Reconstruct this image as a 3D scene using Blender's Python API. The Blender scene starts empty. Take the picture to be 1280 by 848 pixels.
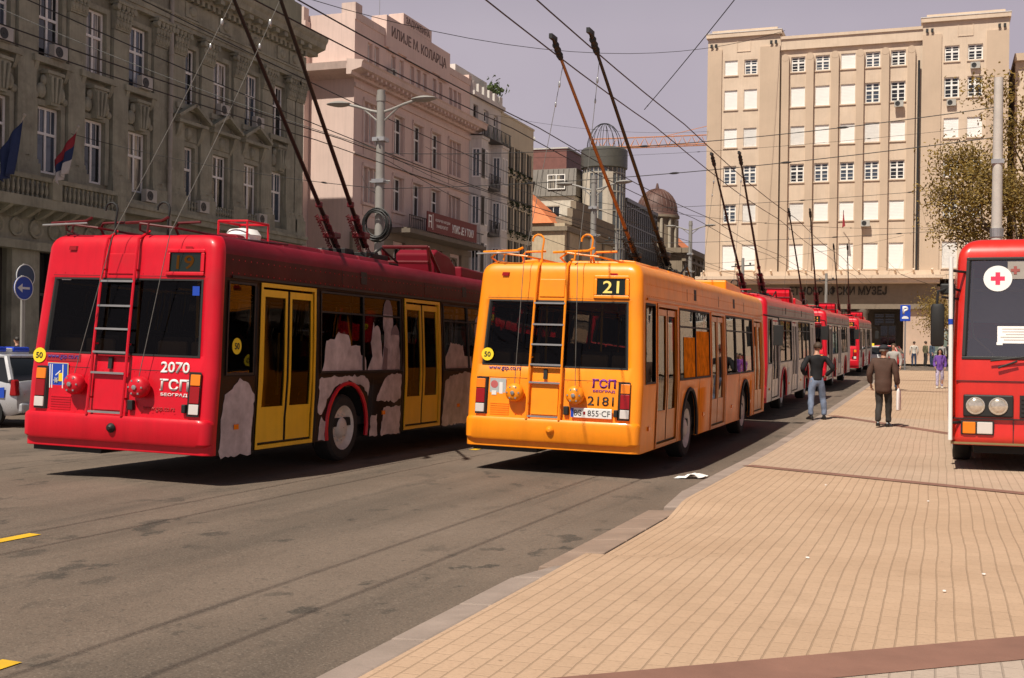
import bpy, math, random
from mathutils import Vector, Matrix
R = math.radians
rnd = random.Random(7)
S = bpy.context.scene
COL = S.collection

# ------------------------------------------------------------------ materials
def srgb(r, g, b):
    f = lambda c: (c/255/12.92) if c/255 <= .04045 else ((c/255+.055)/1.055)**2.4
    return (f(r), f(g), f(b))

def new_mat(name):
    m = bpy.data.materials.new(name); m.use_nodes = True
    nt = m.node_tree
    for n in list(nt.nodes): nt.nodes.remove(n)
    out = nt.nodes.new('ShaderNodeOutputMaterial')
    return m, nt, out

def N(nt, t, **kw):
    n = nt.nodes.new(t)
    for k, v in kw.items():
        if k.startswith('i_'):
            n.inputs[k[2:].replace('_', ' ')].default_value = v
        else: setattr(n, k, v)
    return n

def ramp(nt, src, p0, p1, c0=(0,0,0,1), c1=(1,1,1,1)):
    r = nt.nodes.new('ShaderNodeValToRGB')
    r.color_ramp.elements[0].position = p0; r.color_ramp.elements[1].position = p1
    r.color_ramp.elements[0].color = c0; r.color_ramp.elements[1].color = c1
    nt.links.new(src, r.inputs['Fac']); return r.outputs['Color']

def mixc(nt, fac, a, b, mode='MIX'):
    m = nt.nodes.new('ShaderNodeMix'); m.data_type = 'RGBA'; m.blend_type = mode
    if isinstance(fac, (int, float)): m.inputs[0].default_value = fac
    else: nt.links.new(fac, m.inputs[0])
    for sock, v in ((m.inputs[6], a), (m.inputs[7], b)):
        if isinstance(v, (tuple, list)): sock.default_value = (*v[:3], 1)
        else: nt.links.new(v, sock)
    return m.outputs[2]

def mathn(nt, op, a, b=None):
    m = nt.nodes.new('ShaderNodeMath'); m.operation = op
    for i, v in enumerate((a, b)):
        if v is None: continue
        if isinstance(v, (int, float)): m.inputs[i].default_value = v
        else: nt.links.new(v, m.inputs[i])
    return m.outputs[0]

def objco(nt, scale=(1,1,1)):
    tc = nt.nodes.new('ShaderNodeTexCoord'); mp = nt.nodes.new('ShaderNodeMapping')
    mp.inputs['Scale'].default_value = scale
    nt.links.new(tc.outputs['Object'], mp.inputs['Vector']); return mp.outputs['Vector']

def noise(nt, vec, scale, detail=5, rough=.6):
    n = nt.nodes.new('ShaderNodeTexNoise')
    n.inputs['Scale'].default_value = scale; n.inputs['Detail'].default_value = detail
    n.inputs['Roughness'].default_value = rough
    nt.links.new(vec, n.inputs['Vector']); return n.outputs['Fac']

def mat(name, base, rough=.6, metal=0, var=.12, scale=2.0, bump=0, bscale=30, coat=0, streak=0, dirt=None, spec=.5):
    m, nt, out = new_mat(name)
    b = nt.nodes.new('ShaderNodeBsdfPrincipled')
    b.inputs['Roughness'].default_value = rough; b.inputs['Metallic'].default_value = metal
    b.inputs['Specular IOR Level'].default_value = spec
    if coat: b.inputs['Coat Weight'].default_value = coat; b.inputs['Coat Roughness'].default_value = .08
    nt.links.new(b.outputs[0], out.inputs['Surface'])
    if var or streak or dirt:
        v = objco(nt)
        f = ramp(nt, noise(nt, v, scale), .3, .7)
        c = mixc(nt, f, tuple(x*(1-var) for x in base), tuple(min(1, x*(1+var)) for x in base))
        if streak:
            sv = objco(nt, (3, 3, .18))
            c = mixc(nt, mathn(nt, 'MULTIPLY', ramp(nt, noise(nt, sv, 2.2, 6), .45, .75), streak), c, tuple(x*.45 for x in base))
        if dirt:
            dv = objco(nt, (1, 1, 1))
            c = mixc(nt, mathn(nt, 'MULTIPLY', ramp(nt, noise(nt, dv, 1.1, 8, .7), .5, .72), .55), c, dirt)
        nt.links.new(c, b.inputs['Base Color'])
        rg = mathn(nt, 'ADD', mathn(nt, 'MULTIPLY', noise(nt, v, scale*3), .2), rough-.1)
        nt.links.new(rg, b.inputs['Roughness'])
    else: b.inputs['Base Color'].default_value = (*base, 1)
    if bump:
        bn = nt.nodes.new('ShaderNodeBump'); bn.inputs['Strength'].default_value = bump; bn.inputs['Distance'].default_value = .02
        nt.links.new(noise(nt, objco(nt), bscale, 6), bn.inputs['Height'])
        nt.links.new(bn.outputs[0], b.inputs['Normal'])
    return m

def emit(name, col, s):
    m, nt, out = new_mat(name)
    e = N(nt, 'ShaderNodeEmission'); e.inputs[0].default_value = (*col, 1); e.inputs[1].default_value = s
    nt.links.new(e.outputs[0], out.inputs[0]); return m

def glass(name, tint=(.18,.18,.17), rough=.015, refl=1.0, ior=1.5):
    m, nt, out = new_mat(name)
    t = N(nt, 'ShaderNodeBsdfTransparent'); t.inputs[0].default_value = (*tint, 1)
    g = N(nt, 'ShaderNodeBsdfGlossy'); g.inputs['Roughness'].default_value = rough
    g.inputs['Color'].default_value = (refl, refl, refl, 1)
    fr = N(nt, 'ShaderNodeFresnel'); fr.inputs[0].default_value = ior
    bn = nt.nodes.new('ShaderNodeBump'); bn.inputs['Strength'].default_value = .04; bn.inputs['Distance'].default_value = .05
    nt.links.new(noise(nt, objco(nt), 1.3, 2), bn.inputs['Height'])
    nt.links.new(bn.outputs[0], g.inputs['Normal'])
    mx = N(nt, 'ShaderNodeMixShader')
    nt.links.new(fr.outputs[0], mx.inputs[0]); nt.links.new(t.outputs[0], mx.inputs[1]); nt.links.new(g.outputs[0], mx.inputs[2])
    nt.links.new(mx.outputs[0], out.inputs[0]); return m

def pane_mat(name, dark=(.012,.014,.017), curtain=None, freq=9):
    m, nt, out = new_mat(name)
    b = nt.nodes.new('ShaderNodeBsdfPrincipled'); b.inputs['Roughness'].default_value = .06
    b.inputs['Specular IOR Level'].default_value = .7
    nt.links.new(b.outputs[0], out.inputs[0])
    v = objco(nt, (freq, 1, .35))
    if curtain:
        f = ramp(nt, noise(nt, v, 1.0, 3), .42, .6)
        c = mixc(nt, f, dark, curtain)
        nt.links.new(c, b.inputs['Base Color'])
    else:
        c = mixc(nt, noise(nt, objco(nt), 1.5, 2), tuple(x*.5 for x in dark), tuple(x*1.6 for x in dark))
        nt.links.new(c, b.inputs['Base Color'])
    bn = nt.nodes.new('ShaderNodeBump'); bn.inputs['Strength'].default_value = .05; bn.inputs['Distance'].default_value = .08
    nt.links.new(noise(nt, objco(nt), .9, 2), bn.inputs['Height']); nt.links.new(bn.outputs[0], b.inputs['Normal'])
    return m

# ------------------------------------------------------------------ mesh builder
class MB:
    def __init__(s): s.v = []; s.f = []; s.m = []
    def add(s, vs, fs, m=0):
        o = len(s.v); s.v += [tuple(p) for p in vs]
        for q in fs: s.f.append(tuple(i+o for i in q)); s.m.append(m)
        return s
    def box(s, x0, x1, y0, y1, z0, z1, m=0):
        vs = [(x0,y0,z0),(x1,y0,z0),(x1,y1,z0),(x0,y1,z0),(x0,y0,z1),(x1,y0,z1),(x1,y1,z1),(x0,y1,z1)]
        return s.add(vs, [(0,3,2,1),(4,5,6,7),(0,1,5,4),(1,2,6,5),(2,3,7,6),(3,0,4,7)], m)
    def obox(s, M, sx, sy, sz, m=0):
        vs = [M @ Vector((a*sx/2, b*sy/2, c*sz/2)) for c in (-1,1) for a, b in ((-1,-1),(1,-1),(1,1),(-1,1))]
        return s.add(vs, [(0,3,2,1),(4,5,6,7),(0,1,5,4),(1,2,6,5),(2,3,7,6),(3,0,4,7)], m)
    def tube(s, pts, r, n=8, m=0, cap=True):
        pts = [Vector(p) for p in pts]
        rs = r if isinstance(r, (list, tuple)) else [r]*len(pts)
        up = None; rings = []
        for i, p in enumerate(pts):
            t = (pts[min(i+1, len(pts)-1)] - pts[max(i-1, 0)])
            t = t.normalized() if t.length > 1e-9 else Vector((0,0,1))
            if up is None:
                up = t.orthogonal().normalized()
            else:
                up = (up - t*up.dot(t)); up = up.normalized() if up.length > 1e-6 else t.orthogonal().normalized()
            sd = t.cross(up)
            rings.append([p + (up*math.cos(2*math.pi*k/n) + sd*math.sin(2*math.pi*k/n))*rs[i] for k in range(n)])
        o = len(s.v)
        for rg in rings: s.v += [tuple(p) for p in rg]
        for i in range(len(rings)-1):
            for k in range(n):
                a = o+i*n+k; b = o+i*n+(k+1) % n
                s.f.append((a, b, b+n, a+n)); s.m.append(m)
        if cap:
            s.f.append(tuple(o+k for k in range(n))[::-1]); s.m.append(m)
            s.f.append(tuple(o+(len(rings)-1)*n+k for k in range(n))); s.m.append(m)
        return s
    def lathe(s, prof, M=Matrix(), n=20, m=0, cap=True):
        o = len(s.v)
        for r, z in prof:
            for k in range(n):
                a = 2*math.pi*k/n
                s.v.append(tuple(M @ Vector((r*math.cos(a), r*math.sin(a), z))))
        for i in range(len(prof)-1):
            for k in range(n):
                a = o+i*n+k; b = o+i*n+(k+1) % n
                s.f.append((a, b, b+n, a+n)); s.m.append(m)
        if cap:
            s.f.append(tuple(o+k for k in range(n))[::-1]); s.m.append(m)
            s.f.append(tuple(o+(len(prof)-1)*n+k for k in range(n))); s.m.append(m)
        return s
    def prism(s, poly, d0, d1, plane='xz', m=0):
        n = len(poly)
        mp = {'xz': lambda a, b, d: (a, d, b), 'yz': lambda a, b, d: (d, a, b), 'xy': lambda a, b, d: (a, b, d)}[plane]
        vs = [mp(a, b, d0) for a, b in poly] + [mp(a, b, d1) for a, b in poly]
        fs = [tuple(range(n)), tuple(range(2*n-1, n-1, -1))] + [(i, i+n, (i+1) % n+n, (i+1) % n) for i in range(n)]
        return s.add(vs, fs, m)
    def sphere(s, c, r, nu=10, nv=6, m=0):
        r = r if isinstance(r, (tuple, list)) else (r, r, r)
        vs = []
        for j in range(1, nv):
            t = math.pi*j/nv
            for k in range(nu):
                a = 2*math.pi*k/nu
                vs.append((c[0]+r[0]*math.sin(t)*math.cos(a), c[1]+r[1]*math.sin(t)*math.sin(a), c[2]+r[2]*math.cos(t)))
        vs += [(c[0], c[1], c[2]+r[2]), (c[0], c[1], c[2]-r[2])]
        fs = []
        for j in range(nv-2):
            for k in range(nu):
                a = j*nu+k; b = j*nu+(k+1) % nu
                fs.append((a, a+nu, b+nu, b))
        T = len(vs)-2
        for k in range(nu):
            fs.append((T, k, (k+1) % nu)); fs.append((T+1, (nv-2)*nu+(k+1) % nu, (nv-2)*nu+k))
        return s.add(vs, fs, m)
    def loft(s, rings, m=0, cap=True):
        n = len(rings[0]); o = len(s.v)
        for rg in rings: s.v += [tuple(p) for p in rg]
        for i in range(len(rings)-1):
            for k in range(n):
                a = o+i*n+k; b = o+i*n+(k+1) % n
                s.f.append((a, b, b+n, a+n)); s.m.append(m)
        if cap:
            s.f.append(tuple(o+k for k in range(n))[::-1]); s.m.append(m)
            s.f.append(tuple(o+(len(rings)-1)*n+k for k in range(n))); s.m.append(m)
        return s
    def mesh(s, name, mats, smooth=False, fix=True):
        me = bpy.data.meshes.new(name)
        me.from_pydata(s.v, [], s.f)
        for mm in (mats if isinstance(mats, (list, tuple)) else [mats]): me.materials.append(mm)
        me.polygons.foreach_set('material_index', s.m)
        if smooth:
            me.polygons.foreach_set('use_smooth', [True]*len(me.polygons))
            me.set_sharp_from_angle(angle=R(35))
        me.update()
        return me
    def build(s, name, mats, parent=None, smooth=False, bevel=0, solid=0):
        o = bpy.data.objects.new(name, s.mesh(name, mats, smooth)); COL.objects.link(o)
        if parent: o.parent = parent
        if solid:
            md = o.modifiers.new('solid', 'SOLIDIFY'); md.thickness = solid; md.offset = -1
        if bevel:
            md = o.modifiers.new('bevel', 'BEVEL'); md.width = bevel; md.segments = 2; md.limit_method = 'ANGLE'; md.angle_limit = R(50)
        return o

def tag(o, label, cat, group=None):
    o['label'] = label; o['category'] = cat
    if group: o['group'] = group
    return o

def struct(o, kind='structure'): o['kind'] = kind; return o

def thing(name, label, cat, loc=(0,0,0), rz=0, group=None):
    o = bpy.data.objects.new(name, None); COL.objects.link(o)
    o.location = loc; o.rotation_euler = (0, 0, rz); o.empty_display_size = .2
    return tag(o, label, cat, group)

def inst(name, me, parent, loc=(0,0,0), rot=(0,0,0)):
    o = bpy.data.objects.new(name, me); COL.objects.link(o)
    if parent: o.parent = parent
    o.location = loc; o.rotation_euler = rot; return o

def copy_tree(o, parent=None):
    c = o.copy(); COL.objects.link(c)
    if parent: c.parent = parent
    for ch in list(o.children): copy_tree(ch, c)
    return c

def text(name, s, h, m, parent, loc, rot=(R(90),0,0), width=None, ext=.004, bold=0):
    cu = bpy.data.curves.new(name, 'FONT'); cu.body = s; cu.size = 1; cu.align_x = 'CENTER'; cu.align_y = 'CENTER'
    cu.extrude = 0; cu.offset = bold; cu.resolution_u = 3
    t = bpy.data.objects.new(name, cu); COL.objects.link(t)
    bpy.context.view_layer.update()
    me = bpy.data.meshes.new_from_object(t.evaluated_get(bpy.context.evaluated_depsgraph_get()))
    bpy.data.objects.remove(t)
    xs = [v.co.x for v in me.vertices]; ys = [v.co.y for v in me.vertices]
    if not xs: return None
    cx, cy = (max(xs)+min(xs))/2, (max(ys)+min(ys))/2
    k = h/(max(ys)-min(ys)); kx = width/(max(xs)-min(xs)) if width else k
    for v in me.vertices: v.co = ((v.co.x-cx)*kx, (v.co.y-cy)*k, 0)
    me.materials.clear(); me.materials.append(m); me.name = name
    o = inst(name, me, parent, loc, rot)
    if ext:
        md = o.modifiers.new('solid', 'SOLIDIFY'); md.thickness = ext; md.offset = 1
    return o

# ground level along the street (world Y): flat, then rising slowly to the museum
def g(y):
    if y < 18: return 0.0
    if y < 26: return .018*(y-18)**2/16
    return .018*min(y-22, 92)

def crown(x):            # camber of the carriageway
    if x > -3: return 0.0
    return .02*(-3-x) if x > -9.5 else max(0.0, .13*(x+17)/7.5)
# ------------------------------------------------------------------ palette
ORANGE = mat('orange_paint', (.95,.285,.009), .4, var=.06, coat=.12, streak=.22, spec=.35, dirt=(.62,.19,.02))
ORANGE_D = mat('orange_door_paint', (.62,.2,.02), .4, var=.15, coat=.2, streak=.3)
RED = mat('red_paint', (.60,.005,.019), .4, var=.08, coat=.1, streak=.3, spec=.35, dirt=(.40,.02,.022))
RED_B = mat('coach_red_paint', (.6,.022,.014), .33, var=.08, coat=.4, streak=.15)
WHITE_AD = mat('white_wrap_paint', (.52,.49,.47), .4, var=.12, coat=.2, streak=.5)
YELLOW = mat('yellow_paint', (.78,.46,.02), .4, var=.08, streak=.2)
BLACK = mat('black_rubber', (.012,.012,.012), .6, var=.2)
TYRE = mat('tyre_rubber', (.02,.019,.018), .85, var=.25, scale=8)
DARKM = mat('dark_metal', (.014,.013,.012), .55, metal=.2, var=.2)
RIM = mat('rim_grey_steel', (.6,.57,.53), .5, metal=.1, var=.15, scale=6, dirt=(.22,.19,.16))
STEEL = mat('galvanised_steel', (.42,.42,.42), .4, metal=.7, var=.15)
UNDER = mat('underbody', (.01,.01,.01), .9, var=0)
SEAT = mat('seat_vinyl', (.10,.075,.05), .6)
PINK_PLATE = mat('pale_wall', (.5,.42,.38), .6)
BLINE = mat('blue_letters', (.02,.02,.22), .5, var=0)
PURPLE = mat('purple_letters', (.2,.02,.25), .5, var=0)
WHITE = mat('white_paint', (.78,.77,.75), .45, var=.05)
PALE = mat('pale_vinyl_remains', (.50,.435,.45), .55, var=.3, scale=5, streak=.25, dirt=(.24,.21,.22))
PALE2 = mat('faded_portrait_print', (.40,.34,.36), .5, var=.45, scale=5)
BLUE = mat('sign_blue', (.012,.06,.42), .4, var=.05)
AMBER = mat('amber_lens', (.8,.2,.01), .2, var=.05)
REDL = mat('red_lens', (.3,.004,.006), .15, var=.05)
CLEARL = mat('clear_lens', (.6,.55,.52), .15, var=.05)
LAMPG = mat('headlamp_glass', (.62,.56,.48), .12, metal=.6, var=.2, scale=30)
BGLASS = glass('bus_glass', (.36,.34,.31), refl=.8)
BGLASS_R = glass('rear_window_glass', (.34,.32,.30), refl=.3)
BGLASS_D = glass('bus_glass_dark', (.26,.25,.24), refl=.6)
WINDSCREEN = glass('windscreen_glass', (.78,.79,.78), ior=2.6)
DIGIT = emit('display_digits', (1,.72,.18), 1.1)
DIGIT_OFF = emit('display_digits_dim', (.35,.12,.02), .25)
DISPLAY = mat('display_glass', (.006,.012,.008), .12, var=0)
STICK = mat('yellow_sticker', (.85,.62,.02), .5, var=0)
SILVER = mat('silver_sticker', (.42,.45,.45), .4, var=.1)
PAPER = mat('paper_sheet', (.85,.83,.8), .8, var=.05)
BAR = mat('brass_brown_tube', (.22,.12,.05), .4, metal=.5, var=.3)
ROPE = mat('rope_cord', (.13,.12,.11), .9, var=.2, scale=20)
CREAMS = mat('interior_cream', (.45,.34,.2), .6)

# ------------------------------------------------------------------ vehicle shell (a lofted body with real openings)
class Shell:
    def __init__(s, W, L, r, fw, fr, ff): s.W, s.L, s.r, s.fw, s.fr, s.ff = W, L, r, fw, fr, ff
    def P(s, st, z, off=0):
        side, a = st; W, L, r = s.W, s.L, s.r
        w = s.fw(z)+off; y0 = s.fr(z)-off; y1 = s.ff(z)+off
        if side in ('rear', 'front'):
            return (a/(W-r)*(w-r), y0 if side == 'rear' else y1, z)
        if side in ('right', 'left'):
            y = y0+r+(a-r)/(L-2*r)*(y1-y0-2*r)
            return (w if side == 'right' else -w, y, z)
        cx, cy, b = {'rr': (w-r, y0+r, -90), 'fr': (w-r, y1-r, 0), 'fl': (-w+r, y1-r, 90), 'rl': (-w+r, y0+r, 180)}[side]
        t = R(b+90*a); return (cx+r*math.cos(t), cy+r*math.sin(t), z)
    def build(s, zs, holes, mats, name, parent, paint=(), solid=.035, arc=5, roofm=0):
        W, L, r = s.W, s.L, s.r
        lim = {'rear': (-(W-r), W-r), 'front': (-(W-r), W-r), 'right': (r, L-r), 'left': (r, L-r)}
        rows = set(zs)
        cuts = {k: set(v) for k, v in lim.items()}
        for k, hs in holes.items():
            for a0, a1, z0, z1 in hs: cuts[k] |= {a0, a1}; rows |= {z0, z1}
        for k, a0, a1, z0, z1, mi in paint:
            cuts[k] |= {max(a0, lim[k][0]), min(a1, lim[k][1])}; rows |= {z0, z1}
        for k in ('right', 'left'):
            n = int(L/.8)
            for i in range(1, n):
                y = lim[k][0]+(lim[k][1]-lim[k][0])*i/n
                if all(abs(y-c) > .15 for c in cuts[k]): cuts[k].add(y)
        rows = sorted(rows); sts = []
        for k, rev, c in (('rear', 0, 'rr'), ('right', 0, 'fr'), ('front', 1, 'fl'), ('left', 1, 'rl')):
            sts += [(k, a) for a in sorted(cuts[k], reverse=bool(rev))]
            sts += [(c, i/arc) for i in range(1, arc)]
        mb = MB(); n = len(sts)
        for z in rows:
            for st in sts: mb.v.append(s.P(st, z))
        for j in range(len(rows)-1):
            zc = (rows[j]+rows[j+1])/2
            for i in range(n):
                i2 = (i+1) % n; k = sts[i][0]; mi = 0; skip = False
                if k == sts[i2][0] and k in lim:
                    ac = (sts[i][1]+sts[i2][1])/2
                    skip = any(h[0] < ac < h[1] and h[2] < zc < h[3] for h in holes.get(k, ()))
                    for p in paint:
                        if p[0] == k and p[1] < ac < p[2] and p[3] < zc < p[4]: mi = p[5]
                if skip: continue
                mb.f.append((j*n+i, j*n+i2, (j+1)*n+i2, (j+1)*n+i)); mb.m.append(mi)
        mb.f.append(tuple((len(rows)-1)*n+i for i in range(n))); mb.m.append(roofm)
        o = mb.build(name, mats, parent, smooth=True)
        if solid:
            md = o.modifiers.new('solid', 'SOLIDIFY'); md.thickness = solid; md.offset = -1
        return o
    def panel(s, side, a0, a1, z0, z1, off, mb=None, m=0, na=1, nz=3):
        mb = mb or MB(); vs = []; fs = []
        for j in range(nz+1):
            for i in range(na+1):
                a = a0+(a1-a0)*i/na if side in ('rear', 'right') else a1+(a0-a1)*i/na
                vs.append(s.P((side, a), z0+(z1-z0)*j/nz, off))
        for j in range(nz):
            for i in range(na):
                q = j*(na+1)+i; fs.append((q, q+1, q+na+2, q+na+1))
        mb.add(vs, fs, m); return mb
    def slab(s, side, a0, a1, z0, z1, off0, off1, mb=None, m=0, nz=3):
        """closed curved plate between two offsets of the shell"""
        mb = mb or MB(); rings = []
        for j in range(nz+1):
            z = z0+(z1-z0)*j/nz
            q = [s.P((side, a0), z, off0), s.P((side, a1), z, off0), s.P((side, a1), z, off1), s.P((side, a0), z, off1)]
            if side in ('front', 'left'): q = q[::-1]
            rings.append(q[::-1])
        mb.loft(rings, m); return mb
    def ring(s, side, a0, a1, z0, z1, wd, off0=-.02, off1=.012, mb=None, m=0):
        mb = mb or MB()
        s.slab(side, a0, a1, z0, z0+wd, off0, off1, mb, m, 1); s.slab(side, a0, a1, z1-wd, z1, off0, off1, mb, m, 1)
        s.slab(side, a0, a0+wd, z0+wd, z1-wd, off0, off1, mb, m, 3); s.slab(side, a1-wd, a1, z0+wd, z1-wd, off0, off1, mb, m, 3)
        return mb

def arch_panel(x, yc, half, z0, ztop, r, zc, m_side=1, thick=.03):
    """rectangle minus a wheel opening, in the plane x = const"""
    pts = []
    n = 14
    a0 = math.asin((z0-zc)/r)
    arc = [(yc+r*math.cos(a0+(math.pi-2*a0)*i/n), zc+r*math.sin(a0+(math.pi-2*a0)*i/n)) for i in range(n+1)]
    mb = MB()
    out = []
    for (y, z) in arc: out.append((max(yc-half, min(yc+half, yc+(y-yc)*(half/r))), ztop))
    sx = 1 if x > 0 else -1
    L1 = [(x, y, z) for y, z in arc]; L2 = [(x, y, z) for y, z in out]
    L2[0] = (x, yc+half, z0); L2[-1] = (x, yc-half, z0)
    # top fan
    o = 0; vs = L1+L2; k = len(L1); fs = []
    for i in range(k-1):
        fs.append((i, i+1, k+i+1, k+i))
    vs += [(x, yc+half, ztop), (x, yc-half, ztop)]
    fs[0] = (0, 1, k+1, 2*k, k); fs[-1] = (k-2, k-1, 2*k-1, 2*k+1, k+k-2)
    mb.add(vs, fs if sx < 0 else [f[::-1] for f in fs])
    return mb

WHEEL_ME = {}
def wheel(parent, x, y, r=.48, w=.27, side=1, rimm=None):
    rimm = rimm or RIM
    key = (r, w, rimm.name)
    if key not in WHEEL_ME:
        Mx = Matrix.Rotation(R(90), 4, 'Y')
        ty = MB().lathe([(r*.66,-w/2),(r*.9,-w/2),(r*.98,-w*.4),(r,-w*.25),(r,w*.25),(r*.98,w*.4),(r*.9,w/2),(r*.66,w/2)], Mx, 32, cap=False)
        rm = MB().lathe([(r*.66,w*.5),(r*.63,w*.47),(r*.58,w*.34),(r*.52,w*.27),(r*.34,w*.3),(r*.28,w*.44),(r*.19,w*.5),(r*.02,w*.52)], Mx, 28, cap=False)
        for k in range(10):
            a = 2*math.pi*k/10; c = Vector((0, r*.4*math.cos(a), r*.4*math.sin(a)))
            rm.tube([c+Vector((w*.2,0,0)), c+Vector((w*.36,0,0))], r*.035, 6)
        WHEEL_ME[key] = (ty.mesh('tyre', TYRE, True), rm.mesh('rim', rimm, True))
    t, rm = WHEEL_ME[key]
    wo = inst('wheel', MB().tube([(-.1,0,0),(.02,0,0)], r*.2, 10).mesh('hub', DARKM), parent, (x, y, r), (0, 0, 0 if side > 0 else R(180)))
    inst('tyre', t, wo); inst('rim', rm, wo)
    return wo

# ------------------------------------------------------------------ trolleybus
def trolleybus(label, X, Y, sc):
    root = thing('trolleybus', label, 'trolleybus', (X, Y, g(Y+6)+crown(X)), 0, 'trolleybuses in the street')
    root.rotation_euler = (math.atan2(g(Y+9)-g(Y+3), 6), R(1.15), 0)
    L = 12.3; W = 1.265
    def fw(z):
        if z < 1.25: return 1.265
        if z < 2.72: return 1.265-.08*(z-1.25)/1.47
        t = min(1, (z-2.72)/.22); return 1.185-.17*(1-math.sqrt(max(0, 1-t*t)))
    def fr(z):
        if z < .78: return 0
        if z < 2.72: return .02+.20*((z-.78)/1.94)**1.15
        t = min(1, (z-2.72)/.22); return .22+.13*(1-math.sqrt(max(0, 1-t*t)))
    def ff(z):
        if z < 1.2: return L
        if z < 2.72: return L-.22*((z-1.2)/1.52)**1.3
        t = min(1, (z-2.72)/.22); return L-.22-.26*(1-math.sqrt(max(0, 1-t*t)))
    sh = Shell(W, L, .11, fw, fr, ff)
    P = sc['paint']; SD = sc.get('side', P); DM = sc['door']; DK = sc.get('belt', P)
    doors = [(.98, 2.42), (5.35, 6.8), (10.55, 11.9)]
    wins = [(.24, .86), (2.56, 5.2), (6.95, 10.4)]
    ZW0, ZW1 = 1.27, 2.40
    arches = [3.42, 9.25]
    holes = {'rear': [(-1.07, 1.07, 1.47, 2.40)], 'front': [(-1.05, 1.05, 1.05, 2.5)],
             'right': [(a, b, .34, 2.42) for a, b in doors]+[(a, b, ZW0, ZW1) for a, b in wins]+[(c-.66, c+.66, .33, 1.12) for c in arches],
             'left': [(.3, 2.9, ZW0, ZW1), (3.0, 6.0, ZW0, ZW1), (6.1, 9.0, ZW0, ZW1), (9.1, 11.8, ZW0, ZW1)]+[(c-.66, c+.66, .33, 1.12) for c in arches]}
    paint = [('right', .14, L-.14, .33, 2.44, 1), ('left', .14, L-.14, .33, 2.44, 1)]
    if 'belt' in sc: paint += [('right', .14, L-.14, 1.12, 2.44, 2), ('left', .14, L-.14, 1.2, 2.44, 2)]
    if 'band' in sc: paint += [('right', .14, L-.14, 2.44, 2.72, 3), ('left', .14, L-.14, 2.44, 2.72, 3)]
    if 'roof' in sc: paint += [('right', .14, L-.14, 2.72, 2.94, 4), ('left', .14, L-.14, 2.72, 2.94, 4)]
    zs = [.33, .5, .78, 1.0, 1.25, 1.5, 1.9, 2.3, 2.56, 2.72, 2.78, 2.83, 2.87, 2.90, 2.92, 2.935, 2.94]
    sh.build(zs, holes, [P, SD, DK, sc.get('band', P), sc.get('roof', P)], 'body', root, paint, roofm=4)
    # interior
    mb = MB().box(-1.19, 1.19, .15, L-.1, .5, .62)
    mb.build('floor', UNDER, root)
    mb = MB().box(-1.12, 1.12, .35, L-.3, .3, .5); mb.build('chassis', UNDER, root)
    ms_ = MB().box(-.2,.2,-.02,.4,1.05,1.13).box(-.2,.2,-.08,-.02,1.1,1.7).mesh('seat', SEAT)
    for y in (.55, 2.75, 3.6, 4.5, 7.4, 8.3, 9.2):
        for x in (-.95, -.5, .5, .95):
            if y > 1 and x > 0 and any(a-.3 < y < b+.3 for a, b in doors): continue
            inst('seat', ms_, root, (x, y, 0))
    for x in (-.95, -.5, .5, .95): MB().box(x-.2, x+.2, .36, .42, 1.1, 1.66).build('bench_back', CREAMS, root, bevel=.03)
    gb = MB()
    for y in (1.0, 2.5, 5.2, 6.9, 9.5):
        for x in (-.42, .42): gb.tube([(x, y, .62), (x, y, 2.8)], .018, 6)
    gb.tube([(-.42, .6, 2.3), (-.42, 11, 2.3)], .016, 6); gb.tube([(.42, .6, 2.3), (.42, 11, 2.3)], .016, 6)
    gb.build('handrails', YELLOW, root, smooth=True)
    # glazing
    GL = sc.get('glass', BGLASS)
    sh.panel('rear', -1.075, 1.075, 1.465, 2.405, -.02).build('rear_window', BGLASS_R, root)
    sh.ring('rear', -1.07, 1.07, 1.47, 2.40, .022, -.025, .006).build('window_seal', BLACK, root)
    sh.panel('front', -1.05, 1.05, 1.05, 2.5, -.02).build('windscreen', GL, root)
    sh.ring('front', -1.05, 1.05, 1.05, 2.5, .03, -.025, .006).build('window_seal', BLACK, root)
    for a, b in wins:
        w = sh.ring('right', a, b, ZW0, ZW1, .028, -.03, .008)
        k = max(1, round((b-a)/1.3))
        for i in range(1, k): 
            c = a+(b-a)*i/k; sh.slab('right', c-.022, c+.022, ZW0+.03, ZW1-.03, -.03, .008, w, 0, 2)
        if k > 1: sh.slab('right', a+.03, b-.03, 2.10, 2.125, -.025, .004, w, 0, 1)
        wo = w.build('side_window', BLACK, root)
        sh.panel('right', a, b, ZW0, ZW1, -.018).build('pane', GL, wo)
    for a, b, z0, z1 in holes['left'][:4]:
        wo = sh.ring('left', a, b, z0, z1, .028, -.03, .008).build('side_window', BLACK, root)
        sh.panel('left', a, b, z0, z1, -.018).build('pane', GL, wo)
    # rain gutter over the side openings, waist trim
    sh.slab('right', .3, L-.4, 2.44, 2.47, 0, .022, nz=1).build('gutter', DARKM if sc['paint'] is not ORANGE else ORANGE_D, root)
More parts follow.
